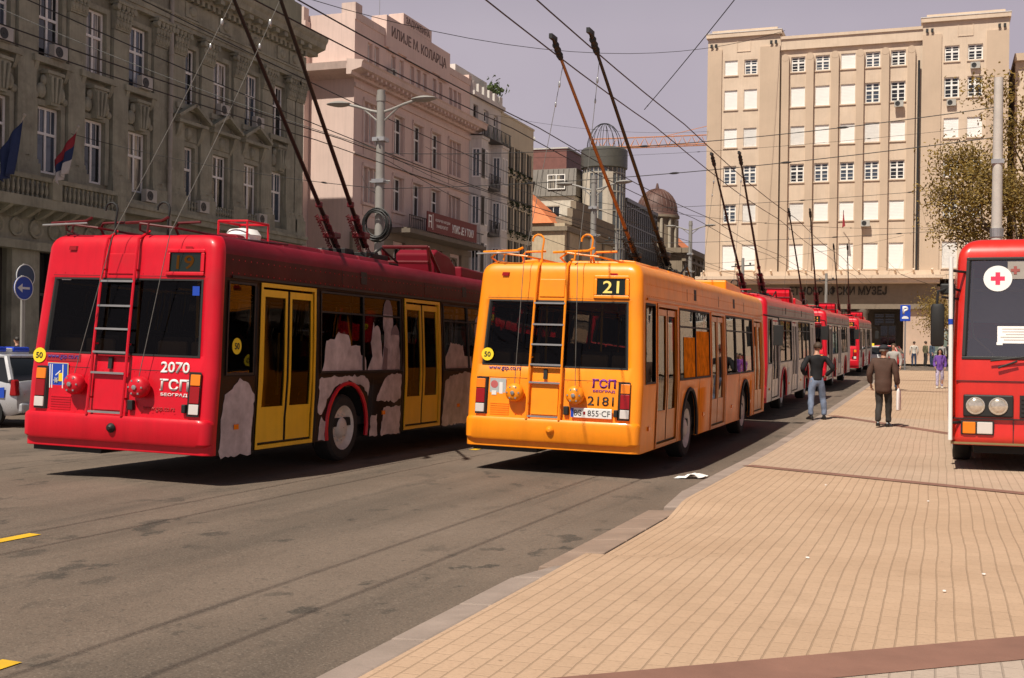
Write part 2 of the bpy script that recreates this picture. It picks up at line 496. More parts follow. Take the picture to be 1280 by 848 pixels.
    # doors
    for a, b in doors:
        fr_ = sh.ring('right', a, b, .34, 2.42, .05, -.05, .012)
        do = fr_.build('door', DM, root)
        mid = (a+b)/2
        sh.slab('right', a+.05, b-.05, .36, .39, -.3, 0, nz=1).build('threshold', YELLOW, do)
        for l0, l1 in ((a+.065, mid-.03), (mid+.03, b-.065)):
            lf = sh.slab('right', l0, l1, .42, .86, -.045, -.012)
            sh.slab('right', l0, l1, 2.25, 2.34, -.045, -.012, lf, 0, 1)
            sh.slab('right', l0, l0+.055, .86, 2.25, -.045, -.012, lf, 0, 4); sh.slab('right', l1-.055, l1, .86, 2.25, -.045, -.012, lf, 0, 4)
            sh.slab('right', l0-.03, l1+.03, .40, .42, -.04, -.02, lf, 1, 1)
            sh.slab('right', l0-.02, l0, .42, 2.34, -.04, -.02, lf, 1, 4); sh.slab('right', l1, l1+.02, .42, 2.34, -.04, -.02, lf, 1, 4)
            lf.build('door_leaf', [DM, BLACK], do)
            sh.panel('right', l0+.05, l1-.05, .85, 2.26, -.03).build('door_pane', GL, do)
        hb = MB().tube([sh.P(('right', mid-.16), 1.0, -.09), sh.P(('right', mid-.16), 1.8, -.09)], .015, 6)
        hb.build('handle', YELLOW, do)
    # wheels and arches
    for c in arches:
        for sx in (1, -1):
            arch_panel(sx*1.262, c, .67, .33, 1.125, .62, .5).build('wheel_arch', SD, root, solid=.03)
            t = MB(); pts = []
            for i in range(15):
                a = R(-15+210*i/14); pts.append((sx*1.268, c+.62*math.cos(a), .5+.62*math.sin(a)))
            t.tube(pts, .03, 6); t.build('arch_trim', sc.get('trim', P), root, smooth=True)
            wl = MB(); pr = [(c+.66*math.cos(R(180*i/10)), .5+.66*math.sin(R(180*i/10))) for i in range(11)]
            wl.prism(pr, sx*.82, sx*.78, 'yz'); wl.loft([[(xx, c+rr*math.cos(R(12*i)), .5+rr*math.sin(R(12*i))) for i in range(16)]+[(xx, c+(rr+.03)*math.cos(R(180-12*i)), .5+(rr+.03)*math.sin(R(180-12*i))) for i in range(16)] for xx, rr in ((sx*.8,.64),(sx*1.235,.64))]); wl.build('wheel_well', UNDER, root)
            wheel(root, sx*1.08, c, .48, .28, sx)
    # rear: bumper, lights, ladder, catchers, signs
    bp = MB(); prof = []
    for i in range(25):
        a = -1.25+2.5*i/24
    rg = []
    def bump_ring(z, o):
        q = [(-1.25-o, .5, z), (-1.25-o, .12, z)]
        for k in range(5): t = R(180+90*k/4); q.append((-1.25-o+.13+.13*math.cos(t), -.06-o*.5+.13+.13*math.sin(t), z))
        for k in range(5): t = R(270+90*k/4); q.append((1.25+o-.13+.13*math.cos(t), -.06-o*.5+.13+.13*math.sin(t), z))
        q += [(1.25+o, .12, z), (1.25+o, .5, z), (1.1, .5, z), (1.1, .14, z), (-1.1, .14, z), (-1.1, .5, z)]
        return q
    bp.loft([bump_ring(.43, -.02), bump_ring(.46, .012), bump_ring(.69, .014), bump_ring(.725, .004), bump_ring(.745, -.02)])
    bo = bp.build('rear_bumper', P, root, smooth=True)
    MB().lathe([(.05,0),(.06,.02),(.045,.05),(.02,.07)], Matrix.Translation((.02,-.06,.6)) @ Matrix.Rotation(R(90),4,'X'), 12).build('tow_eye', DARKM if sc['paint'] is RED else P, bo, smooth=True)
    def lamp_stack(x, y0=0):
        z0 = .80; m = MB()
        m.slab = None
        hs = [(0, .13, 2), (.13, .34, 1), (.34, .48, 0)]
        base = MB(); sh.slab('rear', x-.075, x+.075, z0-.02, z0+.50, -.01, .028, base, 0, 2)
        bo_ = base.build('tail_light', DARKM, root)
        for h0, h1, k in hs:
            q = sh.slab('rear', x-.06, x+.06, z0+h0+.005, z0+h1-.005, .028, .04, nz=1)
            q.build('lens', (AMBER, REDL, CLEARL)[k], bo_, bevel=.008)
    for x in (-1.02, 1.02):
        lamp_stack(x)
        sh.slab('rear', x*.83-.05, x*.83+.05, 2.74, 2.79, 0, .02, nz=1).build('marker_light', REDL, root)
    # ladder with its lower flap
    lad = MB()
    for x in (-.32, .13):
        lad.tube([Vector(sh.P(('rear', x), z, .06)) for z in (.74, 1.2, 1.8, 2.35, 2.72, 2.88)]+[(x, .40, 2.99)], .017, 6)
    for z in (1.25, 1.5, 1.78, 2.06, 2.36, .78):
        p = Vector(sh.P(('rear', -.095), z, .06)); lad.obox(Matrix.Translation(p), .45, .04, .024, 1)
    for z in (.95, 1.6, 2.5):
        for x in (-.32, .13): lad.tube([sh.P(('rear', x), z, 0), sh.P(('rear', x), z, .06)], .012, 5)
    lad.build('ladder', [sc.get('lad', P), STEEL if sc['paint'] is not ORANGE else STEEL], root, smooth=True)
    sh.slab('rear', -.29, .10, .80, 1.24, 0, .03, nz=2).build('hatch_panel', P, root, bevel=.012)
    sh.slab('rear', -.29, .10, 2.45, 2.70, 0, .015, nz=2).build('upper_hatch', P, root, bevel=.008)
    sh.slab('rear', -.13, -.08, 1.3, 1.44, .0, .03, nz=1).build('handle', BLACK, root)
    cat_p = []
    for x in (-.52, .36):
        c = Vector(sh.P(('rear', x), 1.1, 0)); cat_p.append(c)
        M_ = Matrix.Translation(c) @ Matrix.Rotation(R(90), 4, 'X')
        m = MB().lathe([(.08,-.02),(.08,.05),(.125,.055),(.13,.085),(.125,.13),(.10,.165),(.06,.18),(.015,.185)], M_, 22)
        co = m.build('rope_catcher', P, root, smooth=True)
        m = MB().lathe([(.03,.175),(.03,.2),(.01,.203)], M_, 6)
        for k in range(6):
            a = k*R(60); q = M_ @ Matrix.Translation((.085*math.cos(a), .085*math.sin(a), .171)); m.obox(q, .02, .02, .016)
        m.build('centre_nut', STEEL, co)
    # destination display
    dr = sh.ring('rear', .54, 1.06, 2.44, 2.76, .045, -.01, .03).build('destination_display', P, root, bevel=.01)
    sh.panel('rear', .58, 1.02, 2.48, 2.72, .008).build('display_glass', DISPLAY, dr)
    c = Vector(sh.P(('rear', .80), 2.60, .012))
    text('route_number', sc['route'], .17, sc.get('digit', DIGIT), dr, c, (R(85), 0, 0), width=.23, ext=0, bold=.01)
    # speed sticker
    zz = sc.get('sticker', (-1.12, 1.43))
    c = Vector(sh.P(('rear', zz[0]), zz[1], .008))
    MB().lathe([(.092,0),(.092,.004)], Matrix.Translation(c) @ Matrix.Rotation(R(85),4,'X'), 20).build('speed_sticker', STICK, root)
    text('speed_number', '50', .075, BLACK, root, c+Vector((0,-.008,0)), (R(85),0,0), ext=0, bold=.02)
    if sc.get('marks'): sc['marks'](root, sh)
    # mud flap / vent / small boxes
    vb = MB()
    for i in range(6): sh.slab('rear', -.9, -.62, .78+.03*i, .795+.03*i, 0, .008, vb, 0, 1)
    vb.build('vent_grille', P, root)
    MB().box(.19,.26,-.03,0.03,.82,.94).build('tow_socket', BLACK, root, bevel=.01)
    MB().box(.905,.955,-.03,0.03,.82,.92).build('rubber_buffer', BLACK, root, bevel=.01)
    MB().box(-1.15,-.2,.05,.5,.27,.36).build('underrun_plate', DARKM, root)
    # roof equipment (heights written for a 3.0 m roof line, ZR lowers them to this body)
    n0 = set(root.children)
    rb = MB()
    for x in (-.55, .5):
        rb.tube([(x-.62,.28,3.14),(x-.1,.24,3.16),(x,.22,3.2)], .017, 6)
        rb.tube([(x-.1,.62,2.98),(x-.12,.55,3.1),(x-.05,.5,3.16),(x+.25,.5,3.17)], .017, 6)
        rb.tube([(x-.3,.25,3.02),(x-.28,.25,3.14)], .014, 6)
        rb.tube([(x-.6,1.0,2.99),(x-.58,.5,3.08),(x-.4,.25,3.13),(x+.05,.27,3.08),(x+.2,.6,3.05),(x+.25,1.4,3.04)], .015, 6)
    rb.tube([(-1.25,.22,3.11),(-.6,.2,3.13)], .012, 6, 1)
    rb.tube([(-.95,.3,3.0),(-.95,1.9,3.05)], .016, 6); rb.tube([(.95,.45,2.99),(.95,2.2,3.05)], .016, 6)
    rb.build('roof_rails', [sc.get('rails', P), STEEL], root, smooth=True)
    if sc.get('beacon'):
        m = MB()
        for x0, y0 in ((.55,1.2),(.95,1.2),(.55,1.7),(.95,1.7)): m.tube([(x0,y0,2.97),(x0,y0,3.26)], .014, 6)
        m.tube([(.55,1.2,3.26),(.95,1.2,3.26),(.95,1.7,3.26),(.55,1.7,3.26),(.55,1.2,3.26)], .016, 6)
        bo2 = m.build('beacon_guard', P, root); MB().lathe([(.2,2.98),(.22,3.1),(.17,3.17),(.05,3.19)], Matrix.Translation((.75,1.45,0)), 20).build('beacon', WHITE, bo2, smooth=True)
    hk = sc.get('hooks', P)
    for x in (-.3, .42):
        pts = [(x,.34,2.97),(x,.33,3.15),(x+.02,.33,3.28)]+[(x-.06+.085*math.cos(R(a)), .33, 3.31+.085*math.sin(R(a))) for a in range(-20, 220, 30)]
        MB().tube(pts, .014, 7).build('pole_hook', hk, root, smooth=True)
    rf = sc.get('roof', P)
    du = MB()
    for sx in (-1, 1):
        y = 1.1
        for k in range(4):
            MB().prism([(sx*.92,2.97),(sx*.86,3.08),(sx*.62,3.10),(sx*.58,2.97)], y, y+1.05, 'xz').build('roof_duct', rf, root, bevel=.015); y += 1.12
    MB().prism([(-.5,2.97),(-.42,3.14),(.42,3.14),(.5,2.97)], 2.0, 3.6, 'xz').build('roof_box', rf, root, bevel=.03)
    bx = MB(); y = 7.0; big = sc.get('cover', 1)
    bx.prism([(7.3,2.97),(7.25,3.34),(7.4,3.42),(7.95,3.34),(8.25,3.18),(8.3,2.97)], .2, .9, 'yz'); (bx.build('equipment_cover', rf, root, bevel=.03) if big else None)
    bx = MB(); bx.prism([(8.4,2.97),(8.4,3.2),(10.2,3.14),(10.4,2.97)], -.95, .95, 'yz'); bx.build('equipment_cover', rf, root, bevel=.03)
    fr2 = MB()
    for a, b in (((.15,6.95,2.98),(.15,6.85,3.42)), ((.15,6.85,3.42),(.95,6.85,3.42)), ((.95,6.85,3.42),(.95,7.0,2.98)), ((.15,6.88,3.16),(.95,6.88,3.16)), ((.95,6.85,3.42),(.95,7.4,3.0)), ((.15,6.85,3.42),(.15,7.4,3.0))):
        fr2.tube([a, b], .03, 6)
    if big: fr2.build('equipment_frame', sc.get('clampm', P), root, smooth=True)
    # trolley base, poles, ropes
    ba = MB(); ba.box(-.6,.6,5.1,6.5,3.0,3.1); ba.box(-.5,.5,5.5,6.3,3.1,3.22); ba.tube([(-.45,6,3.2),(.45,6,3.2)], .06, 8)
    for k in range(5): ba.box(-.35+.14*k,-.28+.14*k,5.2,5.5,3.1,3.26)
    ba.tube([(-.62,5.2,3.05),(-.7,5.6,3.3),(-.62,6.4,3.12)], .02, 6); ba.tube([(.62,5.2,3.05),(.7,5.6,3.3),(.62,6.4,3.12)], .02, 6)
    ba.lathe([(.12,3.1),(.13,3.2),(.1,3.26)], Matrix.Translation((-.15,5.25,0)), 12)
    ba.build('pole_base', DARKM, root, bevel=.01)
    wz = 6.3
    for i, (bx_, tip) in enumerate(sc['poles']):
        p0 = Vector((bx_, 5.95, 3.3)); p1 = Vector(tip); d = (p1-p0)
        q = lambda t: p0+d*t
        pm = sc.get('polemats', (DARKM, DARKM))[i]
        po = MB().tube([q(0), q(.12)], [.055, .05], 8).tube([q(.12), q(.95)], [.036, .024], 8).build('trolley_pole', [pm], root, smooth=True)
        sp = MB()
        for sx in (-.07, .07):
            pts = []
            for k in range(60):
                c = q(.0+.17*k/59)+Vector((sx, 0, -.1)); a = k*1.9
                pts.append(c+Vector((.035*math.cos(a), 0, .035*math.sin(a))))
            sp.tube(pts, .012, 4)
        sp.build('pole_spring', sc.get('clampm', DARKM), po, smooth=True)
        for t, sz in ((.13, (.12,.09,.10)), (.19, (.1,.08,.09)), (.05, (.2,.26,.1))):
            MB().obox(Matrix.Translation(q(t)), *sz).build('pole_clamp', sc.get('clampm', DARKM), po, bevel=.02)
        hd = MB().tube([q(.94), q(.98), q(1.0)+Vector((0,-.05,.04))], [.03,.045,.03], 8)
        for k in range(6): hd.sphere(q(.945+.009*k), .055 if k % 2 else .045, 7, 5)
        hd.obox(Matrix.Translation(q(1.0)+Vector((0,-.08,.05))), .05, .26, .07)
        hd.build('pole_head', BLACK, po, smooth=True)
        e = cat_p[i]+Vector((0,-.1,.12)); s0 = q(.92)
        zr = 2.93; tq = (s0.z-zr)/(s0.z-e.z); e1 = Vector((s0.x+(e.x-s0.x)*tq, .06, zr))
        pts = [s0+(e1-s0)*(k/10)+Vector((0,0,-.05*math.sin(math.pi*k/10))) for k in range(11)]+[e1+(e-e1)*(k/6) for k in range(1, 7)]
        ro = MB().tube(pts, .0048, 5).build('rope', ROPE, root)
        f = MB().sphere(s0+(e1-s0)*.1+Vector((0,0,-.02)), (.02,.02,.05), 8, 6); f.sphere(s0+(e1-s0)*.2+Vector((0,0,-.04)), (.016,.016,.04), 8, 6)
        f.build('rope_insulator', STEEL, ro, smooth=True)
    for q in set(root.children)-n0:
        if q.name.split('.')[0] not in ('trolley_pole', 'rope'): q.location.z -= .06
    # mirror and front wiper
    mi = MB().tube([(1.2,L-.2,2.55),(1.5,L+.1,2.5),(1.55,L+.12,2.3)], .02, 6)
    mi.box(1.4,1.62,L+.08,L+.18,1.85,2.32); mi.build('mirror', BLACK, root, bevel=.02)
    for z in (.95, 1.0):
        pass
    for y in (.55, 4.6, 7.6, 9.95): sh.slab('right', y-.05, y+.05, .62, .68, 0, .02, nz=1).build('side_reflector', AMBER, root)
    # skirt panel joints
    jb = MB()
    for y in (.93, 2.5, 4.2, 5.25, 6.9, 8.45, 10.3): sh.slab('right', y-.006, y+.006, .29, ZW0, 0, .003, jb, 0, 1)
    for y in (3.2, 6.2, 9.3): sh.slab('right', y-.006, y+.006, 2.53, 2.9, 0, .003, jb, 0, 2)
    for z in (1.30, 2.43): sh.slab('rear', -1.1, -.36, z-.003, z+.003, 0, .002, jb, 0, 1); sh.slab('rear', .17, 1.1, z-.003, z+.003, 0, .002, jb, 0, 1)
    for x in (-.36, .17): sh.slab('rear', x-.003, x+.003, .78, 1.45, 0, .002, jb, 0, 2)
    jb.build('panel_joints', BLACK, root)
    rv = MB(); y = .3
    while y < L-.6:
        for z in (2.50, 2.66): p = sh.P(('right', y), z, .002); rv.sphere(p, (.004,.009,.009), 5, 4)
        y += .14
    for k in range(16):
        for z in (.80, 1.28, 2.46): p = sh.P(('rear', -1.08+2.16*k/15), z, .002); rv.sphere(p, (.008,.004,.008), 5, 4)
    rv.build('rivets', P, root)
    for y in (3.9, 8.0): sh.slab('right', y-.1, y+.1, 2.56, 2.74, 0, .004, nz=1).build('roof_vent', BLACK, root)
    return root, sh
# ------------------------------------------------------------------ bus markings
def on(sh, x, z, off=.006): return Vector(sh.P(('rear', x), z, off))
RR = (R(85), 0, 0)
def logo(root, sh, x, z, h, m):
    o = text('operator_emblem', 'ГСП', h, m, root, on(sh, x, z), RR, width=h*2.6, ext=.002, bold=.03)
    MB().box(-.02,.02,0,.004,0,.01)
    b = MB()
    for dx in (-1.35, 1.15): b.box(x+h*dx, x+h*(dx+.22), -.004, 0, -h*.5, -h*.38); b.box(x+h*dx, x+h*(dx+.22), -.004, 0, h*.38, h*.5)
    q = b.build('emblem_serifs', m, root); q.location = (0, on(sh, x, z).y-.002, z)
    text('operator_city', 'БЕОГРАД', h*.32, m, root, on(sh, x, z-h*.85), RR, width=h*2.5, ext=.002, bold=.02)

def blob_patch(root, sh, pts, m, name='peeled_advert', off=.004, jag=.03, seed=1):
    r_ = random.Random(seed); poly = []
    n = len(pts)
    for i in range(n):
        a, b = pts[i], pts[(i+1) % n]; L_ = math.hypot(b[0]-a[0], b[1]-a[1]); k = max(1, int(L_/.06))
        for j in range(k):
            t = j/k; poly.append((a[0]+(b[0]-a[0])*t+r_.uniform(-jag, jag), a[1]+(b[1]-a[1])*t+r_.uniform(-jag, jag)))
    vs = []
    for (y, z) in poly:
        vs.append(sh.P(('right', min(max(y, .15), sh.L-.15)), z, off))
    MB().add(vs, [tuple(range(len(vs)))]).build(name, m, root, solid=.002)

def circ(cy, cz, ry, rz, a0=0, a1=360, n=14): return [(cy+ry*math.cos(R(a0+(a1-a0)*i/n)), cz+rz*math.sin(R(a0+(a1-a0)*i/n))) for i in range(n+1)]

def marks_red(root, sh):
    w = mat('white_fleet_letters', (.75,.72,.7), .5, var=.05)
    text('fleet_number', '2070', .135, w, root, on(sh, .755, 1.345), RR, width=.38, ext=.002, bold=.025)
    logo(root, sh, .765, 1.14, .14, w)
    MB().obox(Matrix.Translation(on(sh, -.78, 1.41, .003)) @ Matrix.Rotation(R(-5),4,'X'), .48, .006, .09).build('web_address_strip', mat('dark_red_strip', (.3,.01,.02), .5), root)
    text('web_address', 'www.gsp.co.rs', .06, BLINE, root, on(sh, -.78, 1.41, .009), RR, width=.44, ext=.001, bold=.01)
    text('web_address', 'www.gsp.co.rs', .06, mat('faded_red_letters', (.35,.02,.02), .5, var=0), root, on(sh, .58, .84), RR, width=.42, ext=.001, bold=.01)
    t = MB().obox(Matrix.Translation(on(sh, -.83, 1.18, .003)), .29, .006, .33).build('information_sticker', mat('sticker_border', (.55,.5,.3), .5), root)
    MB().obox(Matrix.Translation(on(sh, -.83, 1.18, .007)), .27, .006, .31).build('sticker_face', BLUE, t)
    d = MB()
    for x in (-.93, -.90, -.75): d.obox(Matrix.Translation(on(sh, x, 1.18, .012)), .012, .004, .29, 0)
    d.obox(Matrix.Translation(on(sh, -.85, 1.26, .012)), .05, .004, .012, 0); d.obox(Matrix.Translation(on(sh, -.82, 1.22, .012)) @ Matrix.Rotation(R(-40),4,'Y'), .09, .004, .012, 0)
    d.obox(Matrix.Translation(on(sh, -.78, 1.17, .012)), .05, .004, .1, 1)
    for k in range(6):
        d.obox(Matrix.Translation(on(sh, -.84, 1.13, .012)) @ Matrix.Rotation(R(60*k),4,'Y'), .07, .004, .014, 0)
    d.build('sticker_print', [WHITE, STICK], t)
    MB().obox(Matrix.Translation(on(sh, -.92, 2.39, -.01)), .13, .006, .045).build('window_label', WHITE, root)
    MB().obox(Matrix.Translation(on(sh, .98, 2.26, -.01)), .09, .006, .11).build('window_label', BLUE, root)
    # what is left of a peeled side advert
    P_ = lambda pts, m=PALE, s=1, off=.005, nm='peeled_advert', jag=.02: blob_patch(root, sh, pts, m, nm, off, jag, s)
    P_([(.2,.3),(.9,.3),(.9,1.02),(.75,1.16),(.55,1.22),(.4,1.12),(.24,1.05)], s=2)
    P_([(2.6,.35),(2.78,.35),(2.78,.6),(2.66,.66),(2.6,.55)], s=3)
    P_([(2.55,1.2),(2.55,.72),(2.68,.70),(2.78,.9),(3.0,1.08),(3.42,1.16),(3.9,1.06),(4.06,.92),(4.1,1.05),(3.95,1.2),(3.4,1.235)], s=4)
    P_([(4.15,.3),(4.4,.3),(4.4,.62),(4.2,.64)], s=5); P_([(4.52,.3),(5.2,.3),(5.22,.72),(4.62,.74)], s=6)
    P_([(4.35,.85),(4.95,.8),(5.2,.84),(5.2,1.22),(4.9,1.24),(4.6,1.18),(4.45,1.0)], s=7)
    HAIR_P = mat('printed_hair', (.16,.12,.14), .5, var=.3)
    P_([(4.62,2.15)]+circ(4.75,2.14,.17,.24,0,180,12), HAIR_P, 31, -.008, 'window_advert', .006)
    P_([(4.88,1.84)]+circ(5.0,1.83,.145,.16,0,180,10), HAIR_P, 32, -.006, 'window_advert', .006)
    P_([(4.52,1.3),(4.68,1.3),(4.72,1.62),(4.6,1.66)], HAIR_P, 33, -.007, 'window_advert', .006)
    P_([(6.9,.32),(8.4,.32),(8.45,1.15),(8.0,1.24),(7.4,1.2),(7.0,1.1)], s=8)
    P_([(9.95,.35),(10.45,.35),(10.45,1.2),(9.95,1.2)], s=9)
    # letters and heads left on the glass
    P_([(2.62,1.29),(3.98,1.29),(3.96,1.5),(3.8,1.52),(3.78,1.66),(3.5,1.66),(3.42,1.8),(3.1,1.84),(3.0,1.74),(2.74,1.72),(2.7,1.45)], PALE, 11, -.012, 'window_advert', .012)
    P_([(4.02,1.29),(4.55,1.29),(4.52,1.6)]+circ(4.36,1.8,.13,.17,-10,140,9)+[(4.25,2.02),(4.15,1.7),(4.2,1.5)], PALE, 12, -.012, 'window_advert', .01)
    P_([(4.5,1.29),(4.98,1.29),(5.0,1.7)]+circ(4.75,2.05,.18,.3,-40,220,16)+[(4.6,1.7)], PALE2, 13, -.011, 'window_advert', .008)
    P_([(4.8,1.29),(5.17,1.29),(5.17,1.6)]+circ(5.0,1.75,.15,.22,-20,200,14)+[(4.84,1.5)], PALE2, 14, -.009, 'window_advert', .008)
    P_([(6.99,1.29),(8.3,1.29),(8.25,1.5),(7.9,1.52),(7.85,1.7),(7.3,1.74),(7.05,1.5)], PALE, 15, -.012, 'window_advert', .012)
    P_([(8.35,1.29),(9.0,1.29),(9.02,1.7)]+circ(8.7,1.95,.24,.3,-30,210,14)+[(8.4,1.6)], PALE2, 16, -.011, 'window_advert', .008)
    P_([(9.2,1.29),(9.9,1.29),(9.85,1.7)]+circ(9.5,1.9,.22,.3,-30,210,14)+[(9.25,1.5)], PALE2, 17, -.011, 'window_advert', .008)
    y = 8.15
    o = text('fleet_number', '2070', .12, w, root, (1.256, 7.9, 1.1), (R(90), 0, R(90)), ext=.002)
    for yy in (.55,):
        MB().lathe([(.1,0),(.1,.004)], Matrix.Translation((1.245,yy,1.62)) @ Matrix.Rotation(R(90),4,'Y'), 20).build('speed_sticker', STICK, root)
        text('speed_number', '50', .08, BLACK, root, (1.252, yy, 1.62), (R(90),0,R(90)), ext=.001, bold=.02)

def marks_orange(root, sh):
    logo(root, sh, .74, 1.27, .125, PURPLE)
    text('fleet_number', '2181', .125, BLACK, root, on(sh, .70, 1.03), RR, width=.37, ext=.002, bold=.006)
    text('web_address', 'www.gsp.co.rs', .065, BLINE, root, on(sh, -.72, 1.42), RR, width=.48, ext=.001, bold=.006)
    t = MB().obox(Matrix.Translation((.59,-.012,.86)), .58, .02, .135).build('licence_plate', WHITE, root, bevel=.006)
    MB().obox(Matrix.Translation((.32,-.024,.86)), .04, .006, .125).build('plate_band', BLUE, t)
    MB().obox(Matrix.Translation((.492,-.024,.86)), .03, .006, .04).build('plate_crest', REDL, t)
    text('plate_number', 'BG', .08, BLACK, t, (.40,-.025,.86), (R(90),0,0), width=.1, ext=0)
    text('plate_number', '855·CF', .08, BLACK, t, (.70,-.025,.86), (R(90),0,0), width=.32, ext=0)
    t = MB().obox(Matrix.Translation(on(sh, -.80, 1.15, .003)), .24, .006, .27).build('information_sticker', SILVER, root)
    d = MB().lathe([(.055,0),(.055,.004)], Matrix.Translation(on(sh,-.85,1.2,.008)) @ Matrix.Rotation(R(90),4,'X'), 16)
    d.obox(Matrix.Translation(on(sh,-.75,1.15,.008)), .05, .004, .16, 1); d.obox(Matrix.Translation(on(sh,-.85,1.08,.008)), .07, .004, .06, 1)
    d.build('sticker_print', [mat('faded_red', (.5,.12,.12), .5), WHITE], t)
    MB().obox(Matrix.Translation(on(sh, -.93, 2.40, -.01)), .15, .006, .03).build('window_label', WHITE, root)
    # orange posters stuck behind the panes
    po = mat('orange_poster', (.80,.22,.004), .9, var=.35, scale=7, spec=.05)
    for a, b, z0, z1 in ((2.95,3.9,1.3,1.95),(3.95,5.15,1.3,2.06)):
        sh.slab('right', a, b, z0, z1, -.016, -.010).build('window_poster', po, root)

# ------------------------------------------------------------------ the trolleybuses
BELT_DARK = mat('dark_side_film', (.012,.008,.007), .45, var=.4, spec=.2)
SIDE_RED = mat('shaded_film_paint', (.42,.03,.015), .3, var=.25, scale=1.2, coat=.5)
RUSTY = mat('pole_orange', (.24,.115,.045), .5, var=.2)
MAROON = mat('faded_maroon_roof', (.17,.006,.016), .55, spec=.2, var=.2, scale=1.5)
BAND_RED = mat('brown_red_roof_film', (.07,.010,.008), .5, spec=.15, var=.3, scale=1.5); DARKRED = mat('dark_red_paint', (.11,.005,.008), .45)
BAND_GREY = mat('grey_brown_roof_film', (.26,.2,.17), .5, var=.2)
red, red_sh = trolleybus('red trolleybus number 2070 with yellow doors and peeled adverts along its side', -9.33, 11.95,
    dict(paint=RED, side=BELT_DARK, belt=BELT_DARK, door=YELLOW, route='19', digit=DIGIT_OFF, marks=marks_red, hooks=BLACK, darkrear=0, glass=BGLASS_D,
         trim=RED, band=BAND_RED, roof=MAROON, clampm=DARKRED, rails=DARKRED, beacon=1, poles=[(-.25, (.67, .9, 6.3)), (.25, (1.22, 1.1, 6.3))]))
red.location.z += .03; red.scale.x = 1.06
oran, or_sh = trolleybus('orange trolleybus showing route 21 with number 2181 on its rear', -5.09, 15.85,
    dict(paint=ORANGE, cover=0, door=ORANGE_D, route='21', marks=marks_orange, sticker=(-1.0, 1.62), hooks=ORANGE, trim=BLACK, rails=ORANGE,
         polemats=(RUSTY, DARKM), poles=[(-.27, (-.41, .95, 6.2)), (.27, (.21, .75, 6.2))]))
def trolley2(label, Y, route, poles, X=-5.25):
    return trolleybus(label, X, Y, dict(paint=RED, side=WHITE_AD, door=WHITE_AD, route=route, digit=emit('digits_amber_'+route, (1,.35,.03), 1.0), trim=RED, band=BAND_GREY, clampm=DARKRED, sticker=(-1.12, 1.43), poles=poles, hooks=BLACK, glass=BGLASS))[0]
trolley2('white sided red trolleybus standing just in front of the orange one', 29.6, '29', [(-.27, (-.3, .4, 6.4)), (.27, (.4, .3, 6.4))])
trolley2('red trolleybus with white side facing the man in the black sweater', 46.0, '41', [(-.27, (-.25, -.4, 6.6)), (.27, (.5, -.2, 6.6))])
trolley2('farthest small red trolleybus at the head of the row near the museum', 65.0, '28', [(-.27, (-.2, -.2, 6.7)), (.27, (.5, -.2, 6.7))])

